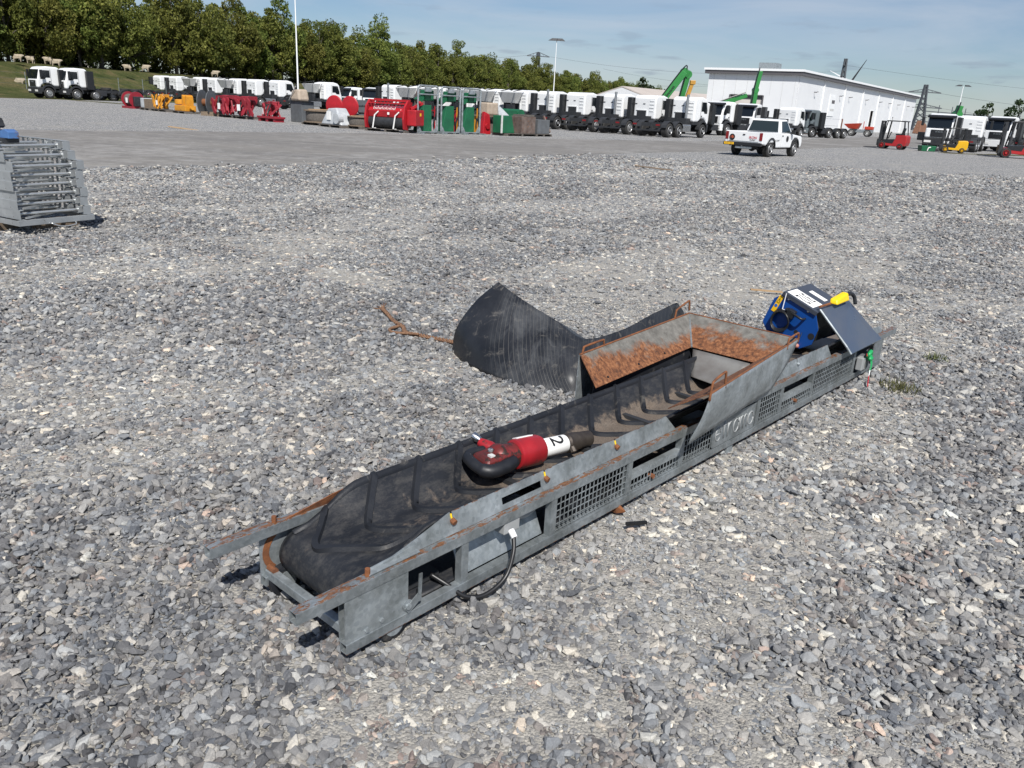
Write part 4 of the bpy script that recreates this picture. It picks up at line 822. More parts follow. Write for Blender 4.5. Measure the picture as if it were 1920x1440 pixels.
dcm,dcs=make_crown(77,7,6.5,60,60,.22,.05,'leaves_dark'); DT=[(dcm,make_trunk(78,7,6.5,dcs))]
for i,(x,y,z,sc,lab) in enumerate(((66,122,-.5,.82,'dark bushy tree behind the right-hand trucks'),(71.5,124,-.5,.92,'dark rounded tree right of centre behind the right-hand trucks'),(77,127,-1.2,.75,'low dark tree at the right end of the group behind the trucks'),(27,205,0,1.3,'isolated broad tree behind the low pale shed'),(34,215,0,1.0,'smaller tree right of the isolated tree behind the shed'),(46,235,0,.75,'low dark tree seen under the green crane boom'))):
    put_tree(lab,(x,y,z),0,sc,i*1.3,'trees beyond the yard',DT)
# thicket of undergrowth on the crest
und,ucs=make_crown(99,2.4,5,30,60,.16,.0,'leaves_dark')
for i in range(26):
    p=CL0+CD*(-14+i*8+rt.uniform(-2,2))+CN*(-7+rt.uniform(-1.5,1)); o=link('thicket',und); o.location=(p.x,p.y,2.6); o.rotation_euler=(0,0,rt.uniform(0,6)); o.scale=(1.3,1.3,rt.uniform(.7,1.2)); tag(o,'dark leafy undergrowth below the trees on the dike','bush','undergrowth on the dike')
# pale tower stub between the trees
tw=MB().lathe([(0,.78),(1.2,.66),(2.2,.62),(3.3,.68)],(-67,130,3.0),(-66.8,130,6.3),16).build('pale_tower','concrete',smooth=True); tag(tw,'pale round concrete column showing in a gap between the trees','column')
# sheep
shp=bmesh.new(); sm_=bpy.data.meshes.new('sheep')
sv=[(0,0,.62),(-.42,0,.64),(.42,0,.66),(.60,0,.80),(.80,0,.74),(.36,.13,.42),(.36,.13,.02),(.36,-.13,.42),(.36,-.13,.02),(-.38,.13,.42),(-.38,.13,.02),(-.38,-.13,.42),(-.38,-.13,.02),(-.52,0,.5)]
se=[(0,1),(0,2),(2,3),(3,4),(2,5),(5,6),(2,7),(7,8),(1,9),(9,10),(1,11),(11,12),(1,13)]; sr=[.27,.25,.23,.13,.08,.08,.04,.08,.04,.09,.04,.09,.04,.05]
sm_.from_pydata(sv,se,[]); so=bpy.data.objects.new('sheep',sm_); COL.objects.link(so); sm_.materials.append(MATS['wool'])
so.modifiers.new('skin','SKIN'); so.modifiers.new('sub','SUBSURF').levels=2; so.modifiers['sub'].render_levels=2
for i,r in enumerate(sr): sm_.skin_vertices[0].data[i].radius=(r,r)
sm_.skin_vertices[0].data[0].use_root=True
SH_=[(-59.6,99.5,3.45,.2,'sheep at the far left of the four on the dike top'),(-57.8,99,3.3,2.9,'second sheep from the left on the dike top'),(-56.6,100.5,3.35,3.0,'third sheep from the left on the dike top'),(-55.4,100,3.15,.1,'fourth sheep from the left on the dike top, above the truck cabs'),(-52.2,111,3.22,3.1,'sheep on the dike top left of the row of parked trucks'),(-51.0,113.5,3.35,.1,'sheep standing nearest to the first parked truck in the row'),(-43.6,118.5,3.2,.2,'lone sheep above the roofs of the parked trucks'),(-55.6,92.5,.85,.3,'sheep grazing low on the slope left of the truck cabs')]
for i,(x,y,z,rz,lab) in enumerate(SH_):
    o=so if i==0 else so.copy()
    if i: COL.objects.link(o)
    o.location=(x,y,z); o.rotation_euler=(0,0,rz); o.scale=(.95,)*3; tag(o,lab,'sheep','sheep on the dike')
# wire fence at the dike foot
fn=thing('wire_fence','thin wire mesh fence with posts along the foot of the dike','fence')
fp=[(-66,82),(-56,88),(-49,95.5),(-44,103),(-39,112)]; zf=[.2,.35,.3,.25,.2]
P_=[]
for i in range(len(fp)-1):
    for k in range(3):
        t_=k/3; P_.append((fp[i][0]*(1-t_)+fp[i+1][0]*t_,fp[i][1]*(1-t_)+fp[i+1][1]*t_,zf[i]))
P_.append((*fp[-1],.2))
for x,y,z in P_: MB().cyl((x,y,z-.3),(x,y,z+2.0),.035,n=6).build('post','zinc_pale',fn)
for h in (.3,.8,1.3,1.9): MB().tube([(x,y,z+h) for x,y,z in P_],.012,4).build('strand','wire',fn)
# ================================================================ buildings
WC=Vector((44,140,0)); WR=Vector((58,85,0)).normalized(); WL=Vector((-WR.y,WR.x,0)); LW=103.; DW=15.5; HW=9.1
wh=thing('warehouse','large white metal clad warehouse with overhanging eaves behind the trucks','warehouse',WC,math.atan2(WR.y,WR.x))
# local x along the long face, y along the gable face (to the left)
for i in range(7): 
    x0,x1=LW*i/7,LW*(i+1)/7
    holes={3:(9.2,12.2,0,4.4),5:(3.2,4.5,0,3.6)}.get(i)
    if holes:
        a,b,z0,z1=holes; a+=x0;b+=x0
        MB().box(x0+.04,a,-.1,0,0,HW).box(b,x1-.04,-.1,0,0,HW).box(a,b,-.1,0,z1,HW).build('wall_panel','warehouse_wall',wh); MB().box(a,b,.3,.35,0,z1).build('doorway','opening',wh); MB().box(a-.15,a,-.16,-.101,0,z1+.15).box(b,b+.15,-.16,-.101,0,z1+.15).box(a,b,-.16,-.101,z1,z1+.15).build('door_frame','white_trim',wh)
    else: MB().box(x0+.04,x1-.04,-.1,0,0,HW).build('wall_panel','warehouse_wall',wh)
    if i: MB().box(x0-.1,x0+.1,-.28,-.105,0,HW).build('downpipe','white_trim',wh)
MB().box(-.1,0,0,5.6,0,HW).box(-.1,0,11.2,DW,0,HW).box(-.1,0,5.6,11.2,5.2,HW).build('gable_wall','warehouse_wall',wh)
for k in range(8): MB().box(-.13,-.1005,k*2+.5,k*2+.53,5.3 if 2<=k<=5 else .1,HW).build('panel_joint','flap_white',wh)
MB().box(.12,.2,5.6,11.2,0,4.6).build('roller_door','door_cream',wh); MB().box(.1,.2,5.6,11.2,4.6,5.2).build('door_box','eave_dark',wh); MB().box(-.2,-.101,5.4,5.6,0,5.3).box(-.2,-.101,11.2,11.4,0,5.3).box(-.2,-.101,5.6,11.2,5.2,5.35).build('door_frame','eave_dark',wh)
MB().box(-.7,LW+.6,-.7,DW+.6,HW-.55,HW).build('eave','eave_dark',wh); MB().box(-.85,LW+.75,-.85,DW+.75,HW+.001,HW+.35).build('roof','white_trim',wh)
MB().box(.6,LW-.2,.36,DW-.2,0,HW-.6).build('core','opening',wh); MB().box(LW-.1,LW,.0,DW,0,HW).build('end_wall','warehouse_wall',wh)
MB().box(7,10,6.5,9.5,HW+.351,HW+1.75).build('roof_unit','zinc_pale',wh); MB().box(12,16,4,6,HW+.351,HW+1.0).build('roof_unit','zinc_pale',wh)
for x in (9,26,33,47,60,70,80,92,99): MB().box(x,x+.12,-.6,-.11,6.3,6.45).box(x,x+.5,-.75,-.601,6.4,6.5).build('wall_lamp','eave_dark',wh)
sg=MB().box(19.5,23.5,-.2,-.105,2.7,6.3).build('wall_sign','white_trim',wh); MB().box(21,23,-.215,-.201,4.9,5.5).build('sign_mark','eave_dark',sg); MB().box(20.6,23.2,-.215,-.201,3.6,4.0).build('sign_mark','flap_white',sg)
# low pale shed behind the crane
sh_=thing('low_shed','low shed with white gable and pale pitched roof left of the warehouse','shed',(18,165,0),R(52))
MB().prism([(-7,0),(7,0),(7,3.9),(0,5.9),(-7,3.9)],'x',0,.2).build('gable','warehouse_wall',sh_); MB().plate([(.25,-7.4,3.8),(46,-7.4,3.8),(46,0,6.0),(.25,0,6.0)],.2).build('roof','roof_pale',sh_); MB().plate([(.25,0,6.0),(46,0,6.0),(46,7.4,3.8),(.25,7.4,3.8)],.2).build('roof','roof_pale',sh_); MB().box(.25,46,-6.9,-6.7,0,3.7).build('wall','warehouse_wall',sh_)
# ================================================================ pylons, wires, masts
def lattice(label,loc,h,w,arms,rz):
    t=thing('pylon',label,'pylon',loc,rz); b=MB(); n=9
    def W_(z): k=z/h; return w*(1-k)**1.35*.5+.5
    zs=[h*(1-(1-i/n)**1.25) for i in range(n+1)]
    for i in range(n):
        a,c=W_(zs[i]),W_(zs[i+1])
        for sx_,sy_ in ((1,1),(1,-1),(-1,1),(-1,-1)): b.bar((sx_*a,sy_*a,zs[i]),(sx_*c,sy_*c,zs[i+1]),.7,.7)
        for y in (-1,1): b.bar((-a,y*a,zs[i]),(c,y*c,zs[i+1]),.28,.28); b.bar((a,y*a,zs[i]),(-c,y*c,zs[i+1]),.28,.28)
        for x in (-1,1): b.bar((x*a,-a,zs[i]),(x*c,c,zs[i+1]),.28,.28)
    b.build('tower','lattice',t)
    for z,l in arms:
        for s in (-1,1):
            m=MB(); m.bar((0,-.4,z),(s*l,0,z-.2),.42,.42); m.bar((0,.4,z),(s*l,0,z-.2),.42,.42); m.bar((0,0,z+h*.07),(s*l,0,z-.1),.34,.34)
            for k in (1,2,3): m.bar((s*l*k/4,0,z-.05*k),(s*l*(k-.5)/4,0,z+h*.07*(1-(k-.5)/4)),.12,.12)
            m.build('cross_arm','lattice',t)
    return t
lattice('tall lattice pylon rising behind the tree line at the centre',(4.9,500,0),31,4.4,[(29.0,6.6),(17.5,7.2)],R(8)); lattice('lattice pylon standing behind the warehouse roof',(182,500,0),36.5,5,[(33,5.5),(27,4.5)],R(60)); lattice('broad lattice pylon right of the warehouse',(187,405,0),20.5,4.4,[(17.2,7.0),(10.5,8.6)],R(-18))
for i,(a,b,sag) in enumerate((((11.5,500,29),(182,500,30),5),((12.2,500,17.5),(182,500,27),5),((182,500,33),(560,700,34),4),((194,405,17),(330,420,12),2),((180,405,17),(60,700,33),5),((-1.7,500,29),(-180,520,30),6),((195,405,10.5),(330,420,6),2))):
    a=Vector(a);b=Vector(b); P=[a.lerp(b,k/16)-Vector((0,0,4*sag*(k/16)*(1-k/16))) for k in range(17)]
    tag(MB().tube(P,.07,4).build('power_line','wire'),['upper power line running right from the centre pylon','lower power line running right from the centre pylon','power line running right from the pylon behind the warehouse','upper power line running right from the broad pylon','power line running left from the broad pylon','power line running left from the centre pylon','lower power line running right from the broad pylon'][i],'power line')
# substation gantry right of the warehouse
sb=thing('substation_gantry','grey switchyard gantry with upright rods right of the warehouse','gantry',(140,300,0),R(-20))
for k in range(9): MB().bar((k*4.2,0,0),(k*4.2,0,9.5-k*.35),.25,.25).build('upright','lattice',sb)
for z in (3.5,5.5,7): MB().bar((0,0,z),(34,0,z-1.2),.25,.3).build('beam','lattice',sb)
sb2=thing('switchyard_rods','row of thin upright switchyard rods at the far right','gantry',(146,240,0),R(15))
for k in range(8): MB().bar((k*2.4,0,0),(k*2.4,0,10.3-k*.5),.16,.16).build('upright','lattice',sb2)
MB().bar((0,0,7),(18,0,5.5),.2,.2).build('beam','lattice',sb2)
# wind turbine
wt=thing('wind_turbine','white wind turbine showing only its hub and blades behind the warehouse','wind turbine',(300,800,0),R(-30))
MB().lathe([(0,2.2),(35,1.5)],(0,0,0),(0,0,37),14).build('tower','white_trim',wt,smooth=True); MB().ell((0,-1,37.5),(1.6,3,1.6),12,8).build('nacelle','white_trim',wt,smooth='all')
for a,m_ in ((62,'steel_dark'),(155,'white_trim'),(275,'white_trim')):
    c,s=math.cos(R(a)),math.sin(R(a)); MB().hexa([(-.9*s,-3.8,37.5+.9*c),(.9*s,-3.8,37.5-.9*c),(.9*s,-3.3,37.5-.9*c),(-.9*s,-3.3,37.5+.9*c)],[(22*c-.2*s,-3.8,37.5+22*s+.2*c),(22*c+.2*s,-3.8,37.5+22*s-.2*c),(22*c+.2*s,-3.6,37.5+22*s-.2*c),(22*c-.2*s,-3.6,37.5+22*s+.2*c)]).build('blade',m_,wt)
def mast(label,loc,h,r,heads):
    t=thing('lamp_mast',label,'lamp post',loc); MB().cyl((0,0,0),(0,0,h),r,r*.45,n=10).build('pole','white_trim',t,smooth=True)
    for dx in heads: MB().hexa([(dx-.5,-.2,h),(dx+.5,-.2,h),(dx+.5,.2,h),(dx-.5,.2,h)],[(dx*.6-.25,-.15,h+.25),(dx*.6+.35,-.15,h+.25),(dx*.6+.35,.15,h+.25),(dx*.6-.25,.15,h+.25)]).build('floodlight','steel_dark',t)
    return t
mast('tall thin white lamp mast in front of the tree row',(-25.7,95,0),14,.105,()); mast('lamp mast with two floodlights right of the centre pylon',(2.95,98,0),8.75,.07,(-.45,.45)); mast('distant lamp mast with two floodlights at the right',(75.7,150,0),8.7,.12,(-.9,.9))
# ================================================================ trucks
def wheel(par,x,y,r=.5,w=.3,m='rim',n=18):
    s=1 if y>0 else -1
    t=MB().lathe([(0,r*.62),(.0,r*.9),(w*.12,r),(w*.88,r),(w,r*.9),(w,r*.62)],(x,y-w/2,r),(x,y+w/2,r),n).build('wheel','tyre',par,smooth=35)
    MB().lathe([(0,.0+r*.12),(.02,r*.2),(.0,r*.42),(.035,r*.55),(.07,r*.63),(w*.2,r*.63)] if 0 else [(0,r*.60),(.02,r*.56),(-.03,r*.5),(-.03,r*.25),(.05,r*.22),(.05,r*.02)],(x,y+s*w/2,r),(x,y+s*w,r),14).build('rim',m,t,smooth=35)
def make_truck(label,paint='truck_white',axles=(1.35,-2.4,-3.75),flap=False,stack=False,bumper='chassis',rear=-5.0,dual=True,visor=False,group='parked trucks'):
    t=thing('truck',label,'truck',(0,0,0),0,group)
    prof=[(0.0,1.16),(0.0,2.70),(.10,2.88),(.30,2.95),(1.25,2.98),(1.75,2.88),(1.96,2.70),(2.22,1.78),(2.28,1.70),(2.30,1.0),(1.98,1.0),(1.9,1.22),(1.6,1.42),(1.1,1.42),(.8,1.24),(.72,1.16)]
    cab=MB().prism(prof,'y',-1.06,.94).build('cab',paint,t,bev=.13)
    MB().box(-.035,-.004,-.25,.60,1.18,1.80).build('engine_recess','chassis',cab); MB().box(-.05,-.004,-.32,.68,1.805,1.86).build('recess_lip',paint,cab); MB().box(-.05,-.004,-.36,-.26,1.18,1.80).build('recess_lip',paint,cab)
    for z in (1.75,2.0,2.25,2.5): MB().box(-.03,-.003,-.90,-.52,z,z+.06).build('pressed_rib',paint,cab)
    for y in (.75,.0): MB().box(-.03,-.004,y-.1,y+.1,2.28,2.33).build('vent','ink',cab)
    MB().box(-.40,.30,.97,1.34,1.0,2.75).build('air_intake','black_plastic',t,bev=.04)
    for s in (-1,1):
        MB().prism([(1.02,1.95),(1.02,2.62),(1.72,2.62),(1.95,2.05),(1.95,1.8),(1.55,1.8),(1.4,1.95)],'y',(-1.061 if s<0 else .941),(-1.075 if s<0 else .955)).build('side_window','glass',cab)
        MB().box(.93,.96,(-1.061 if s<0 else .941),(-1.067 if s<0 else .947),1.2,2.7).build('door_gap','ink',cab); MB().box(1.02,1.16,(-1.06 if s<0 else .94),(-1.085 if s<0 else .965),1.55,1.64).build('door_handle','ink',cab); MB().prism([(1.05,1.2),(1.05,1.45),(1.95,1.5),(1.95,1.2)],'y',s*1.2,s*1.207).build('door_step','black_plastic',cab) if 0 else None
        mi=MB().box(1.95,2.15,s*1.32,s*1.52,1.95,2.65).build('mirror','black_plastic',t,bev=.03); MB().bar((1.9,s*1.2,2.6),(2.05,s*1.4,2.62),.04,.04).build('mirror_arm','black_plastic',t)
        MB().prism([(1.35+.66*math.cos(a),.62+.66*math.sin(a)) for a in [math.pi*k/10 for k in range(11)]]+[(1.35+.56*math.cos(a),.6+.56*math.sin(a)) for a in [math.pi*(10-k)/10 for k in range(11)]],'y',s*.86,s*1.19).build('mudguard','chassis',t)
        MB().box(2.33,2.37,s*.72-.28 if s<0 else .45,s*.72+.25 if s<0 else .98,.62,.80).build('headlight','lens',t)
        MB().box(rear-.06,rear-.001,s*.98-.15,s*.98+.15,.80,.91).build('tail_light','tail_red',t)
    MB().hexa([(2.0,-.96,2.66),(2.24,-.98,1.82),(2.24,.86,1.82),(2.0,.84,2.66)],[(2.03,-.96,2.67),(2.27,-.98,1.83),(2.27,.86,1.83),(2.03,.84,2.67)]).build('windscreen','glass',cab)
    if visor: MB().hexa([(1.98,-1.1,2.70),(2.25,-1.1,2.62),(2.25,1.1,2.62),(1.98,1.1,2.70)],[(1.98,-1.1,2.86),(2.28,-1.1,2.72),(2.28,1.1,2.72),(1.98,1.1,2.86)]).build('sun_visor','black_plastic',t)
    g=MB().box(2.302,2.33,-.62,.62,1.08,1.66).build('grille','black_plastic',t,bev=.02); text('badge','M A N',.2,'zinc_pale',g,frame((2.335,0,1.5),(0,1,0),(0,0,1)),.004)
    for z in (1.18,1.28,1.38): MB().box(2.331,2.337,-.55,.55,z,z+.03).build('slat','chassis',g)
    MB().hexa([(1.95,-1.12,.42),(2.33,-1.05,.42),(2.33,1.0,.42),(1.95,1.05,.42)],[(1.95,-1.12,1.0),(2.36,-1.08,1.0),(2.36,1.02,1.0),(1.95,1.05,1.0)]).build('bumper',bumper,t,bev=.04)
    MB().box(rear,1.95,.33,.42,.74,1.0).box(rear,1.95,-.42,-.33,.74,1.0).box(rear,rear+.08,-.33,.33,.74,1.0).box(-1.2,-1.1,-.33,.33,.78,.98).box(-2.9,-2.8,-.33,.33,.78,.98).box(.1,.9,-.33,.33,.6,1.05).build('chassis_frame','chassis',t)
    MB().box(rear-.05,rear+.02,-1.15,1.15,.42,.52).box(rear-.0499,rear+.0199,-.5,-.4,.5205,.74).box(rear-.0499,rear+.0199,.4,.5,.5205,.74).build('underrun_bar','chassis',t)
    MB().box(-1.7,-.5,-1.18,-.55,.42,.95).build('fuel_tank','exhaust',t,bev=.06); MB().box(-1.7,-.3,.55,1.15,.45,.98).build('battery_box','chassis',t,bev=.04)
    for a in axles:
        for s in (-1,1):
            wheel(t,a,s*1.03,.5,.32 if (a>0 or a>-1.2) else .5)
            if a<-1.2: MB().prism([(a+.62*math.cos(q),.52+.62*math.sin(q)) for q in [math.pi*(.08+.84*k/8) for k in range(9)]]+[(a+.57*math.cos(q),.52+.57*math.sin(q)) for q in [math.pi*(.92-.84*k/8) for k in range(9)]],'y',s*.8,s*1.27).build('mudguard','chassis',t)
        MB().cyl((a,-1,.5),(a,1,.5),.09,n=8).build('axle','chassis',t)
    if flap:
        fl=MB().hexa([(-.95,-.45,1.85),(-.5,-.45,1.85),(-.5,.95,1.85),(-.95,.95,1.85)],[(-1.25,-.75,2.70),(-.3,-.75,2.76),(-.3,1.3,2.76),(-1.25,1.3,2.70)]).build('hopper_body','flap_white',t)
        for y in (-.75,.75): MB().bar((-1.5,y,2.79),(-.1,y,3.02),.09,.06).build('strap','ink',t)
        MB().box(-.05,.75,-1.0,.9,.95,1.155).box(-.75,-.06,-.8,.8,.98,1.28).build('cab_underside','chassis',t); MB().box(-1.1,-.8,-.4,.4,1.02,1.74).build('hopper_leg','chassis',t)
    if not flap: MB().box(-.05,.75,-1.0,.9,.95,1.155).box(-.75,-.06,-.8,.8,.98,1.4).build('cab_underside','chassis',t)
    if stack: MB().cyl((-.35,-.55,1.0),(-.35,-.55,3.1),.11,n=12).build('exhaust_stack','exhaust',t,smooth=True)
    return t
H50=R(50)
plain=make_truck('-'); stk=make_truck('-',stack=True,axles=(1.35,-2.4,-3.75)); flp=make_truck('-',flap=True)
ORD=['first','second','third','fourth','fifth','sixth','seventh','eighth','ninth','tenth','eleventh','twelfth','thirteenth','fourteenth','fifteenth','sixteenth','seventeenth','eighteenth']
row=[(12.6,66,stk),(9.91,68.07,plain),(7.54,69.9,stk),(4.62,72.16,plain),(2.17,74.05,stk),(-.2,75.88,flp),(-2.65,77.77,flp),(-5.18,79.73,flp),(-8.1,81.98,flp),(-10.47,83.81,flp),(-13.47,86.13,stk),(-22,92.72,flp),(-28.4,97.66,plain),(-31.88,100.34,plain),(-34.8,102.6,flp),(-38.43,105.41,plain),(-41.04,107.42,flp),(-45.47,110.84,plain),(-48.63,113.28,plain)]
used=set()
for i,(x,y,src) in enumerate(row):
    what={id(plain):'plain back',id(stk):'upright exhaust stack',id(flp):'white hopper behind the cab'}[id(src)]
    lab=f'white truck with {what}, {ORD[i] if i<18 else "last"} from the right in the long row'
    # the cab's rear corner sits on the measured line
    L=(x-.64*1.0,y-.77*1.0,0)
    if id(src) in used: dup(src,lab,L,H50)
    else: used.add(id(src)); src.location=L; src.rotation_euler=(0,0,H50); src['label']=lab
# trucks facing the camera
fr=make_truck('white truck facing the camera with a dark windscreen, left of the green upright boom',visor=True,bumper='truck_white'); fr.location=(22.3,84,0); fr.rotation_euler=(0,0,R(236))
for lab,loc,rz,sc in (('white truck facing the camera half hidden behind the rightmost truck of the row',(18.8,79.5,0),R(222),1),
  ('truck facing the camera seen between the second and third trucks from the right',(11.2,79.8,0),R(230),.93),('truck facing the camera seen between the first and second trucks from the right',(15.8,76.8,0),R(230),.93),
  ('white truck facing the camera behind the gap left of the red mower',(-16.2,93.5,0),R(245),.9),('low white truck cab facing away in the gap behind the red discs',(-20,101,0),R(225),.9),('white truck facing the camera, front of the right-hand group behind the third forklift',(41.6,73.6,0),R(226),.97),('white truck side on between the right-hand trucks',(41.2,80,0),R(205),.95)): dup(fr,lab,loc,rz,sc)
dk_=make_truck('black bumpered white truck facing the camera, leftmost of the right-hand group',visor=True); dk_.location=(33.6,68.2,0); dk_.rotation_euler=(0,0,R(236)); dk_.scale=(.93,)*3
gt=make_truck('dark grey truck facing the camera in front of the warehouse','truck_grey',bumper='truck_grey',axles=(1.35,-1.6,-3.2,-4.4),visor=True); gt.location=(31.3,92.5,0); gt.rotation_euler=(0,0,R(214)); gt.scale=(.95,)*3
dup(plain,'white truck seen from behind just left of the dark grey truck',(26.2,85.5,0),R(48),.97); dup(flp,'white truck with hopper body behind the white pickup cab',(24.4,93.5,0),R(48),.95)
dup(stk,'white truck seen from behind in the right-hand group, beside the yellow forklift',(36.4,69.6,0),R(55),.93,drop=('exhaust_stack',)); dup(plain,'white truck seen from behind at the right edge of the picture',(45.8,76.2,0),R(55),.97)
l8=make_truck('white eight-wheel truck chassis on the left, parked nearest the camera',axles=(1.35,-.55,-3.6,-5.0),rear=-6.3); l8.location=(-43.3,82.6,0); l8.rotation_euler=(0,0,R(-126)); l8.scale=(.96,)*3
dup(l8,'white eight-wheel truck chassis on the left, behind its twin',(-45.4,81.6,0),R(-126),.96)
# spare wheels lying on the chassis
for i,x in enumerate((-2.2,-4.2,-5.3)): MB().lathe([(0,.28),(0,.44),(.04,.48),(.22,.48),(.26,.44),(.26,.28)],(x,.0,1.02),(x,0,1.3),16).build('spare_wheel','tyre',l8,smooth=35)
# ================================================================ pickup
pk=thing('pickup_truck','white pickup truck with tailgate stickers parked on the gravel','pickup',(10.7,39.5,0),H50,None,.93)   # origin under rear axle, x forward
side=[(-1.0,.62),(-1.0,.80),(1.0,.80),(1.05,1.16),(2.55,1.12),(3.75,1.02),(3.85,.75),(3.8,.5),(3.55,.45),(3.42,.75),(3.15,.93),(2.82,.93),(2.55,.75),(2.45,.45),(.55,.45),(.42,.75),(.15,.93),(-.18,.93),(-.45,.75),(-.55,.55)]
body=MB().prism(side,'y',-.98,.98).build('body','truck_white',pk,bev=.05); MB().box(-1.08,-1.001,-.88,.88,.66,1.17).build('tailgate','truck_white',pk,bev=.02); [MB().prism([(-1.08,.62),(-1.08,1.18),(1.08,1.18),(1.08,.82),(-.45,.82),(-.5,.62)],'y',q*.985,q*.88).build('bed_side','truck_white',pk,bev=.02) for q in (-1,1)]; MB().box(-.99,1.0,-.87,.87,.805,.82).build('bed_floor','chassis',pk)
MB().hexa([(1.02,-.93,1.16),(2.62,-.93,1.13),(2.62,.93,1.13),(1.02,.93,1.16)],[(1.22,-.76,1.80),(2.05,-.76,1.82),(2.05,.76,1.82),(1.22,.76,1.80)]).build('cab','truck_white',pk,bev=.06)
MB().hexa([(1.015,-.80,1.21),(1.075,-.80,1.21),(1.075,.80,1.21),(1.015,.80,1.21)],[(1.165,-.69,1.72),(1.22,-.69,1.72),(1.22,.69,1.72),(1.165,.69,1.72)]).build('rear_window','glass_tint',pk)
for s in (-1,1):
    MB().hexa([(1.25,s*.925,1.2),(2.4,s*.925,1.18),(2.4,s*.905,1.18),(1.25,s*.905,1.2)],[(1.36,s*.80,1.72),(1.98,s*.80,1.74),(1.98,s*.78,1.74),(1.36,s*.78,1.72)]).build('side_window','glass_tint',pk)
    MB().box(-1.1,-1.04,s*.90-.075,s*.90+.075,.78,1.14).build('tail_light','tail_red',pk); MB().box(2.25,2.4,s*1.0-.02 if s>0 else -1.17,1.17 if s>0 else -.98,1.12,1.32).build('mirror','black_plastic',pk)
    for a in (0,2.98):
        wheel(pk,a,s*.84,.39,.27,'rim'); MB().prism([(a+.50*math.cos(q),.44+.50*math.sin(q)) for q in [math.pi*k/9 for k in range(10)]]+[(a+.42*math.cos(q),.44+.42*math.sin(q)) for q in [math.pi*(9-k)/9 for k in range(10)]],'y',s*.95,s*1.02).build('wheel_arch','black_plastic',pk)
    MB().box(1.12,1.14,s*.981,s*.987,.5,1.15).build('door_gap','flap_white',pk); MB().box(1.22,1.34,s*.98,s*1.0,1.0,1.05).build('door_handle','ink',pk); MB().cyl((1.9,s*.981,.88),(1.9,s*.99,.88),.15,n=16).build('door_emblem','ink',pk)
MB().box(-1.24,-1.085,-1.0,1.0,.50,.66).build('rear_bumper','black_plastic',pk,bev=.02); MB().bar((-1.15,-.5,.42),(-1.15,.35,.42),.08,.1).build('tow_bar','zinc_pale',pk); MB().cyl((-1.2,0,.45),(-1.2,0,.66),.03,n=8).build('hitch','exhaust',pk)
MB().box(-.4,3.2,-.5,.5,.36,.45).cyl((0,-.8,.39),(0,.8,.39),.08,n=8).ell((0,0,.37),(.17,.17,.15),10,7).build('underbody','chassis',pk); MB().box(1.6,1.75,-.3,.3,1.83,1.90).build('roof_lamp','black_plastic',pk); MB().box(-1.105,-1.09,-.06,.06,1.0,1.05).build('tailgate_handle','ink',pk); MB().box(-1.088,-1.08,-.78,.78,.70,.72).build('tailgate_trim','zinc_pale',pk)
Fr=lambda y,z,o=-1.1:frame((o,y,z),(0,-1,0),(0,0,1))
em=MB().cyl((-1.098,.62,.88),(-1.09,.62,.88),.15,n=24).build('round_emblem','ink',pk); text('emblem_letters','rb',.20,'brand_orange',em,Fr(.62,.895,-1.101),.002)
text('tailgate_lettering','IRON',.17,'brand_red',pk,Fr(-.48,.90,-1.094),.002); text('tailgate_lettering','PLANET',.085,'ink',pk,Fr(-.48,.79,-1.094),.002)
pl=MB().box(-1.252,-1.2405,.42,.94,.53,.64).build('number_plate','plate_yellow',pk); text('plate_characters','V-511-BH',.10,'ink',pl,Fr(.68,.583,-1.2535),.001)
# ================================================================ forklifts
def forklift(label,loc,rz,paint,sc=1,cab=True):
    t=thing('forklift',label,'forklift',loc,rz,'forklifts',sc)      # x forward (towards the mast)
    MB().prism([(-1.15,.30),(-1.22,.55),(-1.20,1.02),(-1.05,1.12),(-.35,1.08),(-.35,.78),(.55,.72),(.75,.55),(.75,.28),(-.7,.22)],'y',-.55,.55).build('body',paint,t,bev=.04)
    MB().prism([(-.34,.79),(.60,.73),(.62,.50),(-.2,.45)],'y',-.565,.565).build('side_cover','black_plastic',t)
    for x,y in ((-1.0,1),(-1.0,-1),(.62,1),(.62,-1)): MB().bar((x,y*.5,.95 if x<0 else .55),(x*.82+(.0 if x<0 else -.05),y*.45,2.12),.08,.08).build('roof_post','black_plastic',t)
    MB().box(-.95,.55,-.52,.52,2.12,2.2).build('roof_guard','black_plastic',t,bev=.03)
    MB().box(-.75,-.25,-.28,.28,1.085,1.2).build('seat','black_plastic',t); MB().bar((-.72,0,1.2),(-.80,0,1.65),.5,.1).build('seat_back','black_plastic',t); MB().bar((.35,0,.8),(.2,0,1.3),.06,.06).cyl((.19,-.16,1.3),(.19,.16,1.3),.03,n=8).build('steering_column','black_plastic',t)
    for s in (-1,1):
        MB().box(.82,.98,s*.36-.06,s*.36+.06,.08,2.15).build('mast_channel','steel_dark',t); MB().bar((1.08,s*.26,.10),(2.1,s*.26,.07),.12,.045).build('fork','steel_dark',t)
        for a,r in ((.62,.30),(-.78,.24)): wheel(t,a,s*.48,r,.2,paint,14)
    for z in (.4,1.2,2.05): MB().box(.84,.96,-.299,.299,z,z+.09).build('mast_cross','steel_dark',t)
    MB().box(.99,1.06,-.48,.48,.25,.75).build('fork_carriage','steel_dark',t); MB().cyl((.9,0,.15),(.9,0,1.9),.05,n=8).build('lift_cylinder','chassis',t)
    return t
forklift('red and black forklift with a caged roof standing alone before the warehouse',(27.6,63.4,0),R(140),'lift_red',.93); forklift('yellow forklift in front of the right-hand trucks',(31.6,62.3,0),R(160),'yellow_lift',.80); forklift('red forklift with a tall mast cut off by the right edge',(33.4,57.2,0),R(158),'lift_red',1.08)
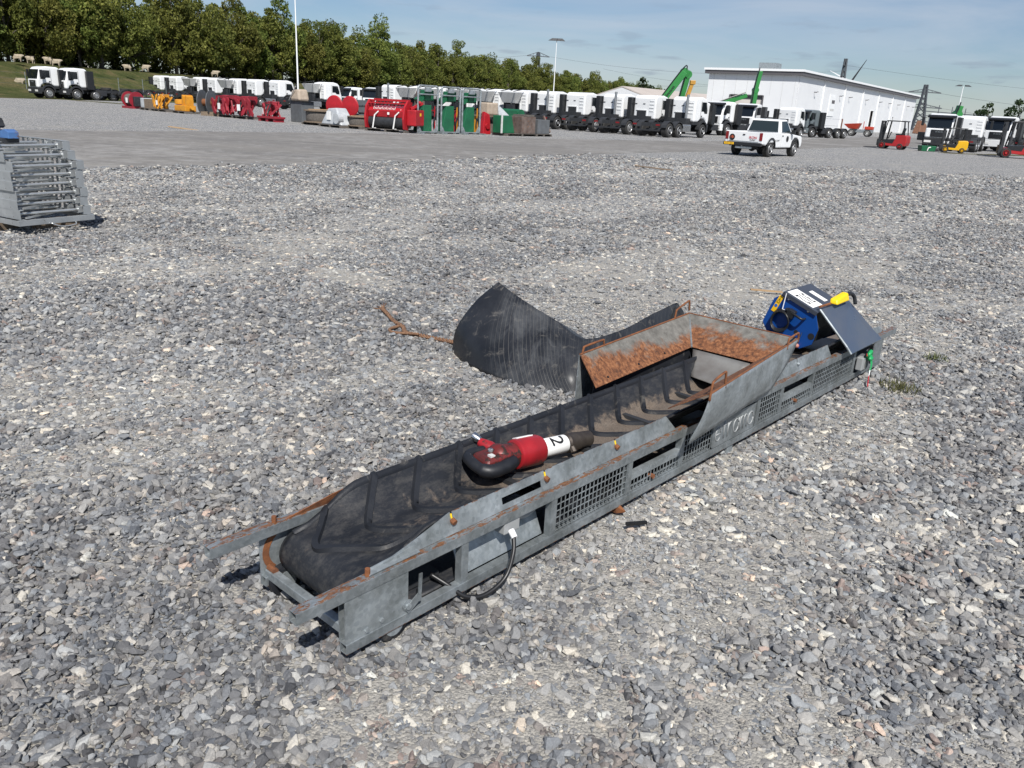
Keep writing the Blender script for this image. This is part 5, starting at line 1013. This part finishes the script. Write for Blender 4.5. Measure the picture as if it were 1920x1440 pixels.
tb_=thing('green_tub','low dark green tub on the ground beside the yellow forklift','tub',(29.9,62.6,0)); MB().hexa([(-.5,-.3,0),(.5,-.3,0),(.5,.3,0),(-.5,.3,0)],[(-.55,-.35,.4),(.55,-.35,.4),(.55,.35,.4),(-.55,.35,.4)]).build('bin','green_paint',tb_,bev=.03); MB().tube(spline([(-.1,-.36,.05),(-.05,-.38,.25),(.1,-.38,.3)],5),.04,6).build('white_hose','paper',tb_)
# dumper
dm_=thing('site_dumper','small red site dumper in front of the warehouse doorway','dumper',(46.6,118.5,0),R(150))
MB().hexa([(.1,-.75,.95),(1.2,-.75,.95),(1.2,.75,.95),(.1,.75,.95)],[(-.2,-1.0,1.75),(1.95,-1.0,1.55),(1.95,1.0,1.55),(-.2,1.0,1.75)]).build('skip','dumper_red',dm_,bev=.03); MB().box(-1.9,1.1,-.5,.5,.5,.94).build('frame','zinc_pale',dm_,bev=.04); MB().box(-1.9,-.8,-.55,.55,.941,1.35).build('engine_cover','dumper_red',dm_,bev=.05); MB().bar((-.6,.3,.95),(-.6,.3,2.0),.08,.08).build('lever','dumper_red',dm_)
for a in (.8,-1.3):
    for s in (-1,1): wheel(dm_,a,s*.8,.48,.4,'flap_white',14)
# ================================================================ green booms of material handlers behind the trucks
def boom(label,pts,w,m,text_=None,base=True,tip=None):
    t=thing('crane_boom',label,'crane',(0,0,0),0,'green crane booms')
    for i in range(len(pts)-1):
        MB().bar(pts[i],pts[i+1],w[i],w[i]*1.25,(0,1,0)).build('boom_section',m,t,bev=.05)
    for p in pts[1:-1]: MB().cyl((p[0],p[1]-.4,p[2]),(p[0],p[1]+.4,p[2]),w[0]*.6,n=14).build('knuckle',m,t,smooth=True)
    MB().tube(spline([(p[0]-.25,p[1]-.45,p[2]+.35) for p in pts],5),.07,5).build('hose','black_plastic',t)
    b=pts[0]; MB().box(b[0]-1.6,b[0]+1.6,b[1]-1.2,b[1]+1.2,1.2,2.4).build('turret',m,t,bev=.1); MB().box(b[0]-2.6,b[0]+2.6,b[1]-1.3,b[1]+1.3,.35,1.19).build('undercarriage','chassis',t,bev=.05)
    return t
b1=boom('bent green crane boom with dark lettering above the trucks',[(15.0,98,2.3),(17.65,98,6.2),(18.1,98.1,5.95),(17.55,98.3,2.6)],[.75,.75,.6],'boom_green')
dirv=Vector((17.65-15,0,6.2-2.3)).normalized(); text('lettering','Neuson',.5,'ink',b1,frame((16.15,97.50,4.0),dirv,Vector((-dirv.z,0,dirv.x))),.01)
MB().bar((18.05,97.5,3.0),(18.6,97.5,5.0),.42,.42).build('grab_cylinder','boom_yellow',b1,bev=.05); MB().box(18.35,18.95,97.2,97.8,4.9,5.35).build('grab_joint','boom_yellow',b1,bev=.05)
boom('upright green crane boom in front of the warehouse gable',[(27.75,105,2.4),(27.85,105,4.9),(28.15,105,7.1)],[.6,.5],'boom_green'); boom('low slanting green boom over the white truck facing the camera',[(23.6,105.5,2.9),(25.3,105.5,3.6),(27.0,105.5,4.25)],[.65,.5],'boom_green'); boom('small green boom tip among the dark trees at the right',[(44.9,90,1.8),(45.4,90,3.1),(45.55,90,4.0)],[.7,.5],'boom_green')
# ================================================================ lots on pallets
EA=R(-41)        # left line of lots: local x runs to the right along the line
def pallet(label,loc,rz,l=1.2,w=.9,m='wood_old'):
    t=thing('pallet',label,'pallet',loc,rz,'timber pallets under the lots')
    for i in range(5): MB().box(-l/2,l/2,-w/2+i*w/5+.01,-w/2+(i+1)*w/5-.03,.115,.14).build('board',m,t)
    for x in (-l/2+.05,0,l/2-.05): MB().box(x-.05,x+.05,-w/2,w/2,.0,.114).build('bearer',m,t)
    return t
# 1 winch drum
w1=thing('winch_drum','dark red cable winch drum, first lot at the left','winch',(-29.2,62.4,0),EA)
for x in (-.62,.62): MB().cyl((x-.03,0,.62),(x+.03,0,.62),.56,n=22).build('flange','maroon_paint',w1)
MB().cyl((-.58,0,.62),(.58,0,.62),.40,n=22).build('cable_winding','wood_old',w1,smooth=True); MB().box(-.8,.8,-.5,.5,0,.16).build('skid','maroon_paint',w1); MB().box(.66,.95,-.3,.3,.17,.85).build('gearbox','steel_dark',w1,bev=.03); MB().box(.2,.5,-.62,-.60,.4,.75).build('lot_sheet','paper',w1)
# 2 wrapped crate
pallet('long pallet under the wrapped crate beside the yellow grapple',(-27,60.4,0),EA,1.5,1.0)
cr=thing('wrapped_crate','brown crate half wrapped in white film','crate',(-27,60.4,.141),EA); MB().box(-.1,.75,-.42,.42,0,.62).build('box','wood',cr); MB().box(-.75,-.105,-.4,.4,0,.66).build('film','wrap',cr,bev=.05)
def grapple(label,loc,rz,m,sc=1,claws=4,cat='grapple'):
    t=thing('grapple',label,cat,loc,rz,None,sc); g=random.Random(hash(label)%999)
    MB().cyl((-.5,0,.75),(.6,0,.75),.13,n=12).build('main_tube',m,t,smooth=True); MB().box(-.18,.22,-.3,.3,.55,1.05).build('head',m,t,bev=.04)
    for k in range(claws):
        for q in range(2):
            x=-.95+1.75*(k+.5*q+g.uniform(-.2,.2))/claws; h=g.uniform(.85,1.1); y0=g.uniform(-.55,.35); sg=g.choice((1,1,-1))
            poly=[(0,.85*h),(.16*sg,1.0*h),(.34*sg,.82*h),(.30*sg,.48*h),(.46*sg,.16),(.40*sg,.02),(.22*sg,.10),(.06*sg,.40*h),(.12*sg,.66*h)]
            a=MB().prism(poly,'y',-.04,.04); ln_=g.uniform(-.35,.35); a.v=[(p[0]+x,p[1]+y0+ln_*(p[2]-.5),p[2]) for p in a.v]; a.build('claw',m,t,bev=.012)
        MB().bar((x,g.uniform(-.5,-.2),.25),(x+g.uniform(-.4,.4),g.uniform(.1,.4),.9),.09,.12).build('link',m,t)
        MB().bar((x+.1,-.55,g.uniform(.1,.3)),(x+g.uniform(-.5,.5),-.35,g.uniform(.7,1.05)),.07,.07).build('ram_arm','chassis' if k%2 else m,t)
    MB().bar((-.95,-.2,.92),(.95,-.2,.98),.14,.14).build('top_beam',m,t)
    for s in (-1,1): MB().cyl((-.55,s*.22,.95),(.45,s*.22,1.0),.06,n=8).build('ram','exhaust' if m!='maroon_paint' else m,t)
    MB().box(-.1,.14,-.66,-.64,.3,.62).build('lot_sheet','paper',t)
    return t
pallet('long pallet under the first yellow grapple',(-25.3,58.9,0),EA,2.4,1.1); grapple('yellow claw grapple lying on a pallet, left of the dark discs',(-25.3,58.9,.141),EA,'yellow_paint',.95)
pallet('pallet under the second yellow machine',(-23.2,57.2,0),EA,1.8,1.1)
y2=thing('yellow_attachment','yellow hydraulic attachment with upright lugs beside the dark discs','attachment',(-23.2,57.2,.141),EA)
MB().box(-.8,.7,-.4,.4,0,.38).build('base','yellow_paint',y2,bev=.04); MB().lathe([(0,.3),(.05,.42),(.3,.42),(.35,.3)],(-.55,-.0,.4),(-.55,0,.9),16).build('ring','yellow_paint',y2,smooth=True)
for x in (.1,.55): MB().prism([(x-.12,.38),(x+.14,.38),(x+.10,.95),(x-.02,1.05),(x-.08,.7)],'y',-.25,.25).build('lug','yellow_paint',y2)
MB().cyl((.75,0,.2),(1.0,0,.25),.14,n=12).build('end_hub','yellow_paint',y2,smooth=True)
dr=thing('disc_reel','pair of big dark grey discs of a reel','reel',(-20.9,55.1,0),EA+R(35))
for x in (-.35,.25): MB().lathe([(0,.08),(.02,.78),(.06,.78),(.08,.08)],(x,0,.82),(x+.1,0,.82),28).build('disc','grey_box',dr,smooth=35)
MB().cyl((-.3,0,.82),(.75,0,.82),.22,n=16).build('hub','rust_paint',dr,smooth=True); MB().bar((.7,0,.8),(1.1,-.3,.15),.16,.16).build('arm','steel_dark',dr); MB().box(-.3,.9,-.4,.4,0,.25).build('skid','wood',dr)
pallet('long pallet under the two maroon grapples',(-18.3,53.6,0),EA,3.4,1.1); grapple('maroon claw grapple on a pallet right of the dark discs',(-19.1,54.1,.141),EA,'maroon_paint',1.15,5); grapple('maroon claw grapple in the middle of the maroon group',(-17.4,52.6,.141),EA+R(8),'maroon_paint',1.15,4)
grapple('maroon grapple with welded feet, right end of the maroon group',(-15.3,50.9,.1),EA+R(-20),'maroon_paint',1.0,4); 
ft=thing('maroon_stand','low maroon stand under the right-hand maroon grapple','stand',(-15.3,50.3,0),EA); MB().box(-1.0,1.0,-.35,.35,.18,.3).build('deck','maroon_paint',ft,bev=.02)
for x in (-.8,0,.8): MB().box(x-.12,x+.12,-.3,.3,0,.179).build('foot','maroon_paint',ft)
bg_=thing('bulk_sack','beige bulk sack tied with a white strap on a dark cabinet','sack',(-14.3,53.2,1.25),EA); MB().hexa([(-.5,-.4,0),(.5,-.4,0),(.5,.4,0),(-.5,.4,0)],[(-.42,-.34,.62),(.38,-.34,.7),(.38,.34,.7),(-.42,.34,.62)]).build('sack_body','sack',bg_,bev=.12); MB().bar((-.55,-.42,0),(.25,-.45,.85),.07,.02).build('strap','strap_white',bg_)
cb=thing('black_cabinet','black steel cabinet behind the wooden cable reels','cabinet',(-13.9,52.2,0),EA); MB().box(-.6,.6,-.45,.45,0,1.24).build('box','grey_box',cb,bev=.02); MB().box(-.75,.75,-.55,.55,1.241,1.246).build('top','black_plastic',cb)
def reel(label,loc,rz,sc):
    t=thing('cable_reel',label,'cable reel',loc,rz,'wooden cable reels',sc)
    for z in (.0,.62):
        MB().cyl((0,0,z),(0,0,z+.07),.95,n=28).build('flange','wood',t)
    MB().lathe([(0,.80),(.1,.84),(.3,.83),(.45,.85),(.545,.80)],(0,0,.072),(0,0,.7),28).build('cable','wood_old',t,smooth=True); MB().bar((-.7,-.3,.70),(.8,.1,.74),.12,.05).build('batten','wood_new',t)
    return t
pallet('pallet under the left wooden cable reel',(-12.0,49.0,0),EA,1.8,1.4); reel('wooden cable reel lying flat, left of the wrapped machine',(-12.0,49.0,.141),EA,1); pallet('pallet under the right wooden cable reel',(-9.2,46.6,0),EA,1.3,1.1); reel('smaller wooden cable reel lying flat, right of the wrapped machine',(-9.2,46.6,.141),EA,.75)
for i,(x,y) in enumerate(((-11.6,50.6),(-10.6,50.3))):
    rd=thing('red_disc_wheel',['bright red disc wheel standing behind the left wooden cable reel','bright red disc wheel standing right of its twin'][i],'disc',(x,y,.1),R(70)); MB().lathe([(0,.1),(.05,.55),(.11,.60),(.17,.55),(.2,.1)],(0,0,1.0),(.3,0,1.0),26).build('disc','red_paint',rd,smooth=35); MB().box(-.1,.3,-.12,.12,0,.5).build('foot','red_paint',rd)
wr=thing('wrapped_machine','grey machine wrapped in film on a pallet between the cable reels','machine',(-10.5,46.9,.141),EA); MB().hexa([(-.95,-.5,0),(.95,-.5,0),(.95,.5,0),(-.95,.5,0)],[(-.45,-.35,.85),(.3,-.35,.9),(.3,.35,.9),(-.45,.35,.85)]).build('wrapped_body','wrap',wr,bev=.06); MB().cyl((.62,-.62,.35),(.62,-.3,.35),.28,n=18).build('round_end','wrap',wr); MB().box(-.35,-.05,-.52,-.46,.25,.7).build('lot_sheet','paper',wr); pallet('pallet under the wrapped grey machine',(-10.5,46.9,0),EA,2.0,1.2)
gb=thing('grey_steel_crate','grey slatted steel crate behind the wrapped machine','crate',(-10.4,51.2,0),EA)
for z in (0,.4,.8,1.2): MB().box(-.7,.7,-.5,.5,z,z+.3).build('slat_tier','grey_box',gb)
sp=thing('black_pipe_stack','stack of black pipes and beams behind the small cable reel','pipes',(-8.3,51.5,0),EA)
for k in range(9): MB().cyl((-1.4,-.5+.4*(k%3),.18+.36*(k//3)),(1.4,-.5+.4*(k%3),.18+.36*(k//3)),.17,n=12).build('pipe','chassis',sp,smooth=True)
# ---- red mulcher head
mw=thing('mulcher_head','big bright red mulcher head strapped to a pallet','mulcher',(-7.2,45.0,.12),EA+R(20)); pallet('pallet under the big red mulcher head',(-7.2,45.0,0),EA+R(20),2.4,1.4)
for s in (-1,1):
    MB().prism([(-.75,.05),(-.85,.55),(-.72,1.15),(-.35,1.5),(.1,1.4),(.05,1.0),(-.25,.7),(-.2,.2),(-.35,.0)],'x',s*1.15-.05,s*1.15+.05).build('side_arm','red_paint',mw,bev=.015)
MB().prism([(-.55,.62),(-.62,.95),(-.45,1.1),(.5,1.2),(.55,.2),(-.1,.2),(-.3,.55)],'x',-1.09,1.09).build('hood','red_paint',mw,bev=.03); MB().cyl((-1.08,-.28,.38),(1.08,-.28,.38),.34,n=20).build('rotor','steel_dark',mw,smooth=True)
for z,y in ((1.45,-.30),(1.32,-.5),(1.5,.05)): MB().bar((-1.1,y,z),(1.1,y,z),.09,.07).build('cross_bar','red_paint',mw)
for k in range(9): MB().bar((-.9+.22*k,-.48,1.2),(-.9+.22*k,-.2,1.46),.05,.05).build('rib','red_paint',mw)
for k in range(16): MB().bar((-.75+.085*k,-.60,1.0),(-.735+.085*k+.02,-.575,1.10 if k%3 else 1.14),.045,.02).build('white_lettering','paper',mw)
for x in (-.62,.62): MB().tube([(x,-.62,.02),(x-.02,-.88,.06),(x,-.72,.70),(x+.25,-.5,1.02)],.045,5).build('strap','strap_white',mw)
MB().box(1.21,1.75,-.55,.4,.25,1.05).build('gear_housing','red_paint',mw,bev=.05); MB().bar((1.3,-.3,1.1),(1.7,.3,1.4),.12,.12).bar((1.25,.3,1.05),(1.75,-.1,1.45),.12,.12).build('linkage','red_paint',mw); MB().box(.1,.22,-.64,-.625,.75,.87).build('lot_sheet','paper',mw); MB().box(1.751,1.76,-.1,.05,.75,.9).build('warning_sticker','sign_yellow',mw)
# ---- grey racks with green hammers
def rack(label,loc,rz):
    t=thing('steel_rack',label,'rack',loc,rz,'grey tubular racks')
    for x in (-.68,.68):
        MB().tube(spline([(x,0,.02),(x,0,1.2),(x,0,2.2),(x*.93,0,2.36),(x*.80,0,2.4)],5),.055,10).build('upright','rack_grey',t,smooth='all'); MB().prism([(x-.28*(x/abs(x))*1.0,.07),(x,.07),(x,.42),(x-.08*(x/abs(x)),.40)],'y',-.03,.03).build('gusset','rack_grey',t); MB().box(x-.06,x+.06,-.5,.9,0,.065).build('foot_beam','rack_grey',t)
    MB().cyl((-.56,0,2.4),(.56,0,2.4),.05,n=10).build('top_bar','rack_grey',t,smooth=True); MB().cyl((-.66,0,1.98),(.66,0,1.98),.035,n=8).build('cross_bar','rack_grey',t,smooth=True); MB().box(-.62,.62,-.06,.06,.066,.12).build('base_plate','rack_grey',t); MB().box(-.2,.2,-.05,.05,2.12,2.34).build('head_plate','rack_grey',t)
    return t
RA=R(47)
for i,(x,y) in enumerate(((-5.25,44.85),(-4.15,46.1),(-3.1,47.25))):
    rack(['grey tubular rack, leftmost of the three beside the red mulcher','grey tubular rack, middle one of the three','grey tubular rack, rightmost of the three'][i],(x,y,0),RA)
    hm=thing('breaker_hammer',['green wedge-shaped hydraulic hammer hanging behind the leftmost rack','green hydraulic hammer behind the middle rack','green hydraulic hammer behind the rightmost rack'][i],'hammer',(x-.30,y+.35,0),RA,'green hammers in the racks')
    MB().hexa([(-.50,-.25,.1),(.42,-.25,.1),(.42,.25,.1),(-.50,.25,.1)],[(-.12,-.2,1.45),(.42,-.2,1.45),(.42,.2,1.45),(-.12,.2,1.45)]).build('housing','green_paint',hm,bev=.02); MB().box(-.05,.55,-.25,.25,1.65,2.2).build('bracket','green_paint',hm,bev=.06); MB().bar((-.45,0,1.6),(.1,0,2.0),.3,.3).build('jaw','green_paint',hm,bev=.03)
    MB().tube(spline([(.45,-.2,1.7),(.6,-.3,1.1),(.5,-.3,.5),(.62,-.25,.15)],5),.05,6).build('hose','black_plastic',hm,smooth='all'); MB().tube([(.55,-.3,1.4),(.56,-.32,.2)],.035,5).build('chain','yellow_paint' if i else 'red_paint',hm)
for i,(x,y,z,m_,lab) in enumerate(((-3.9,47.6,0,'red_paint','red steel part standing behind the middle and right racks'),(-2.4,48.6,0,'red_paint','red cutter part standing right of the rightmost rack'),(-6.0,46.9,.9,'rust_box','rusty brown plate behind the leftmost rack'))):
    q=thing('machine_part',lab,'machine part',(x,y,z),RA); MB().hexa([(-.3,-.2,0),(.35,-.2,0),(.35,.2,0),(-.3,.2,0)],[(-.12,-.12,1.25),(.3,-.12,1.1),(.3,.12,1.1),(-.12,.12,1.25)]).build('body',m_,q,bev=.04); MB().cyl((.05,-.26,.45),(.05,.26,.45),.16,n=12).build('boss',m_,q,smooth=True)
# ---- right end of the lots
cx_=thing('film_covered_load','brown sack under a sheet of grey film on a timber rack','load',(-2.2,50.8,1.05),RA); MB().box(-.6,.3,-.4,.4,.0,.7).build('brown_pack','sack',cx_,bev=.08); MB().hexa([(.32,-.5,0),(1.1,-.6,-.0),(1.1,.5,-.0),(.32,.5,0)],[(.32,-.32,.55),(.55,-.32,.5),(.55,.3,.5),(.32,.3,.55)]).build('film','wrap',cx_,bev=.04)
tr_=thing('timber_rack','yellow and timber rack under the film covered load','rack',(-2.2,50.8,0),RA)
for x in (-.8,.8):
    for y in (-.4,.4): MB().box(x-.06,x+.06,y-.06,y+.06,0,.94).build('leg','yellow_paint',tr_)
MB().box(-.95,.95,-.55,.55,.941,1.04).build('deck','wood',tr_); MB().box(-.7,.6,-.35,.35,.0,.55).build('crate','rust_box',tr_)
pallet('wide pallet at the right end of the lots',(-.6,49.0,0),RA,2.6,1.2); 
gn=thing('green_bin','dark green steel bin with white straps on the right-end pallet','bin',(-1.35,48.2,.141),RA); MB().hexa([(-.4,-.4,0),(.62,-.4,0),(.62,.4,0),(-.4,.4,0)],[(-.4,-.4,.95),(.35,-.4,.95),(.35,.4,.95),(-.4,.4,.95)]).build('bin','green_paint',gn,bev=.03); MB().box(-.52,-.43,-.45,-.38,.0,1.0).build('strap','strap_white',gn)
rb_=thing('rusty_box','rusty steel box at the right end of the lots','box',(-.15,49.4,.141),RA); MB().box(-.62,.55,-.45,.45,0,.95).build('box','rust_box',rb_,bev=.02); MB().box(-.5,.4,-.46,.4,.951,1.05).build('lid','wood_old',rb_)
gr_=thing('grey_box_lot','dark grey steel box on the last pallet of the lots','box',(.75,50.3,.141),RA); MB().box(-.5,.55,-.4,.4,0,.8).build('box','grey_box',gr_,bev=.02); MB().bar((.6,-.4,.1),(.75,.3,1.0),.1,.1).build('bracket','rust_box',gr_); pallet('last small pallet at the right end of the lots',(.75,50.3,0),RA,1.4,1.0)
gp=thing('green_coupler','dark green cast coupler lying on timber behind the rusty box','coupler',(-1.1,52.4,.6),RA); MB().box(-.8,.8,-.3,.3,.3,.85).build('block','green_paint',gp,bev=.1); MB().cyl((-.5,-.4,.35),(-.5,.4,.35),.35,n=16).cyl((.7,-.4,.55),(.7,.4,.55),.3,n=16).build('hub','green_paint',gp,smooth=True); MB().box(-.7,.7,-.3,.3,-.6,.29).build('timber_stack','wood_old',gp)
# ---- clutter by the warehouse
cf=thing('site_fence','short rusty wire fence panel before the warehouse','fence',(41.5,118,0),R(35))
for x in (-4,4): MB().bar((x,0,0),(x,0,2.2),.12,.12).build('post','rust_paint',cf)
for z in (.3,1.2,2.1): MB().bar((-4,0,z),(4,0,z),.03,.03).build('rail','zinc_pale',cf)
pb=thing('pipe_bundle','bundle of rusty pipes on the ground before the warehouse','pipes',(39.8,113,0),R(20))
for k in range(4): MB().cyl((-3,k*.3,.15),(3.2,k*.3,.15),.14,n=10).build('pipe','pipe_rust',pb,smooth=True)
sk_=thing('scrap_heap','brown and green scrap beside the far end of the warehouse','scrap',(100,214,0),R(40)); MB().hexa([(-3,-1,0),(3,-1,0),(3,1,0),(-3,1,0)],[(-2.2,-.6,3.2),(.5,-.6,2.4),(.5,.6,2.4),(-2.2,.6,3.2)]).build('brown_part','pipe_rust',sk_,bev=.2); MB().ell((4,-1,.6),(2,1.2,1.2),12,8).build('green_part','boom_green',sk_,smooth='all')
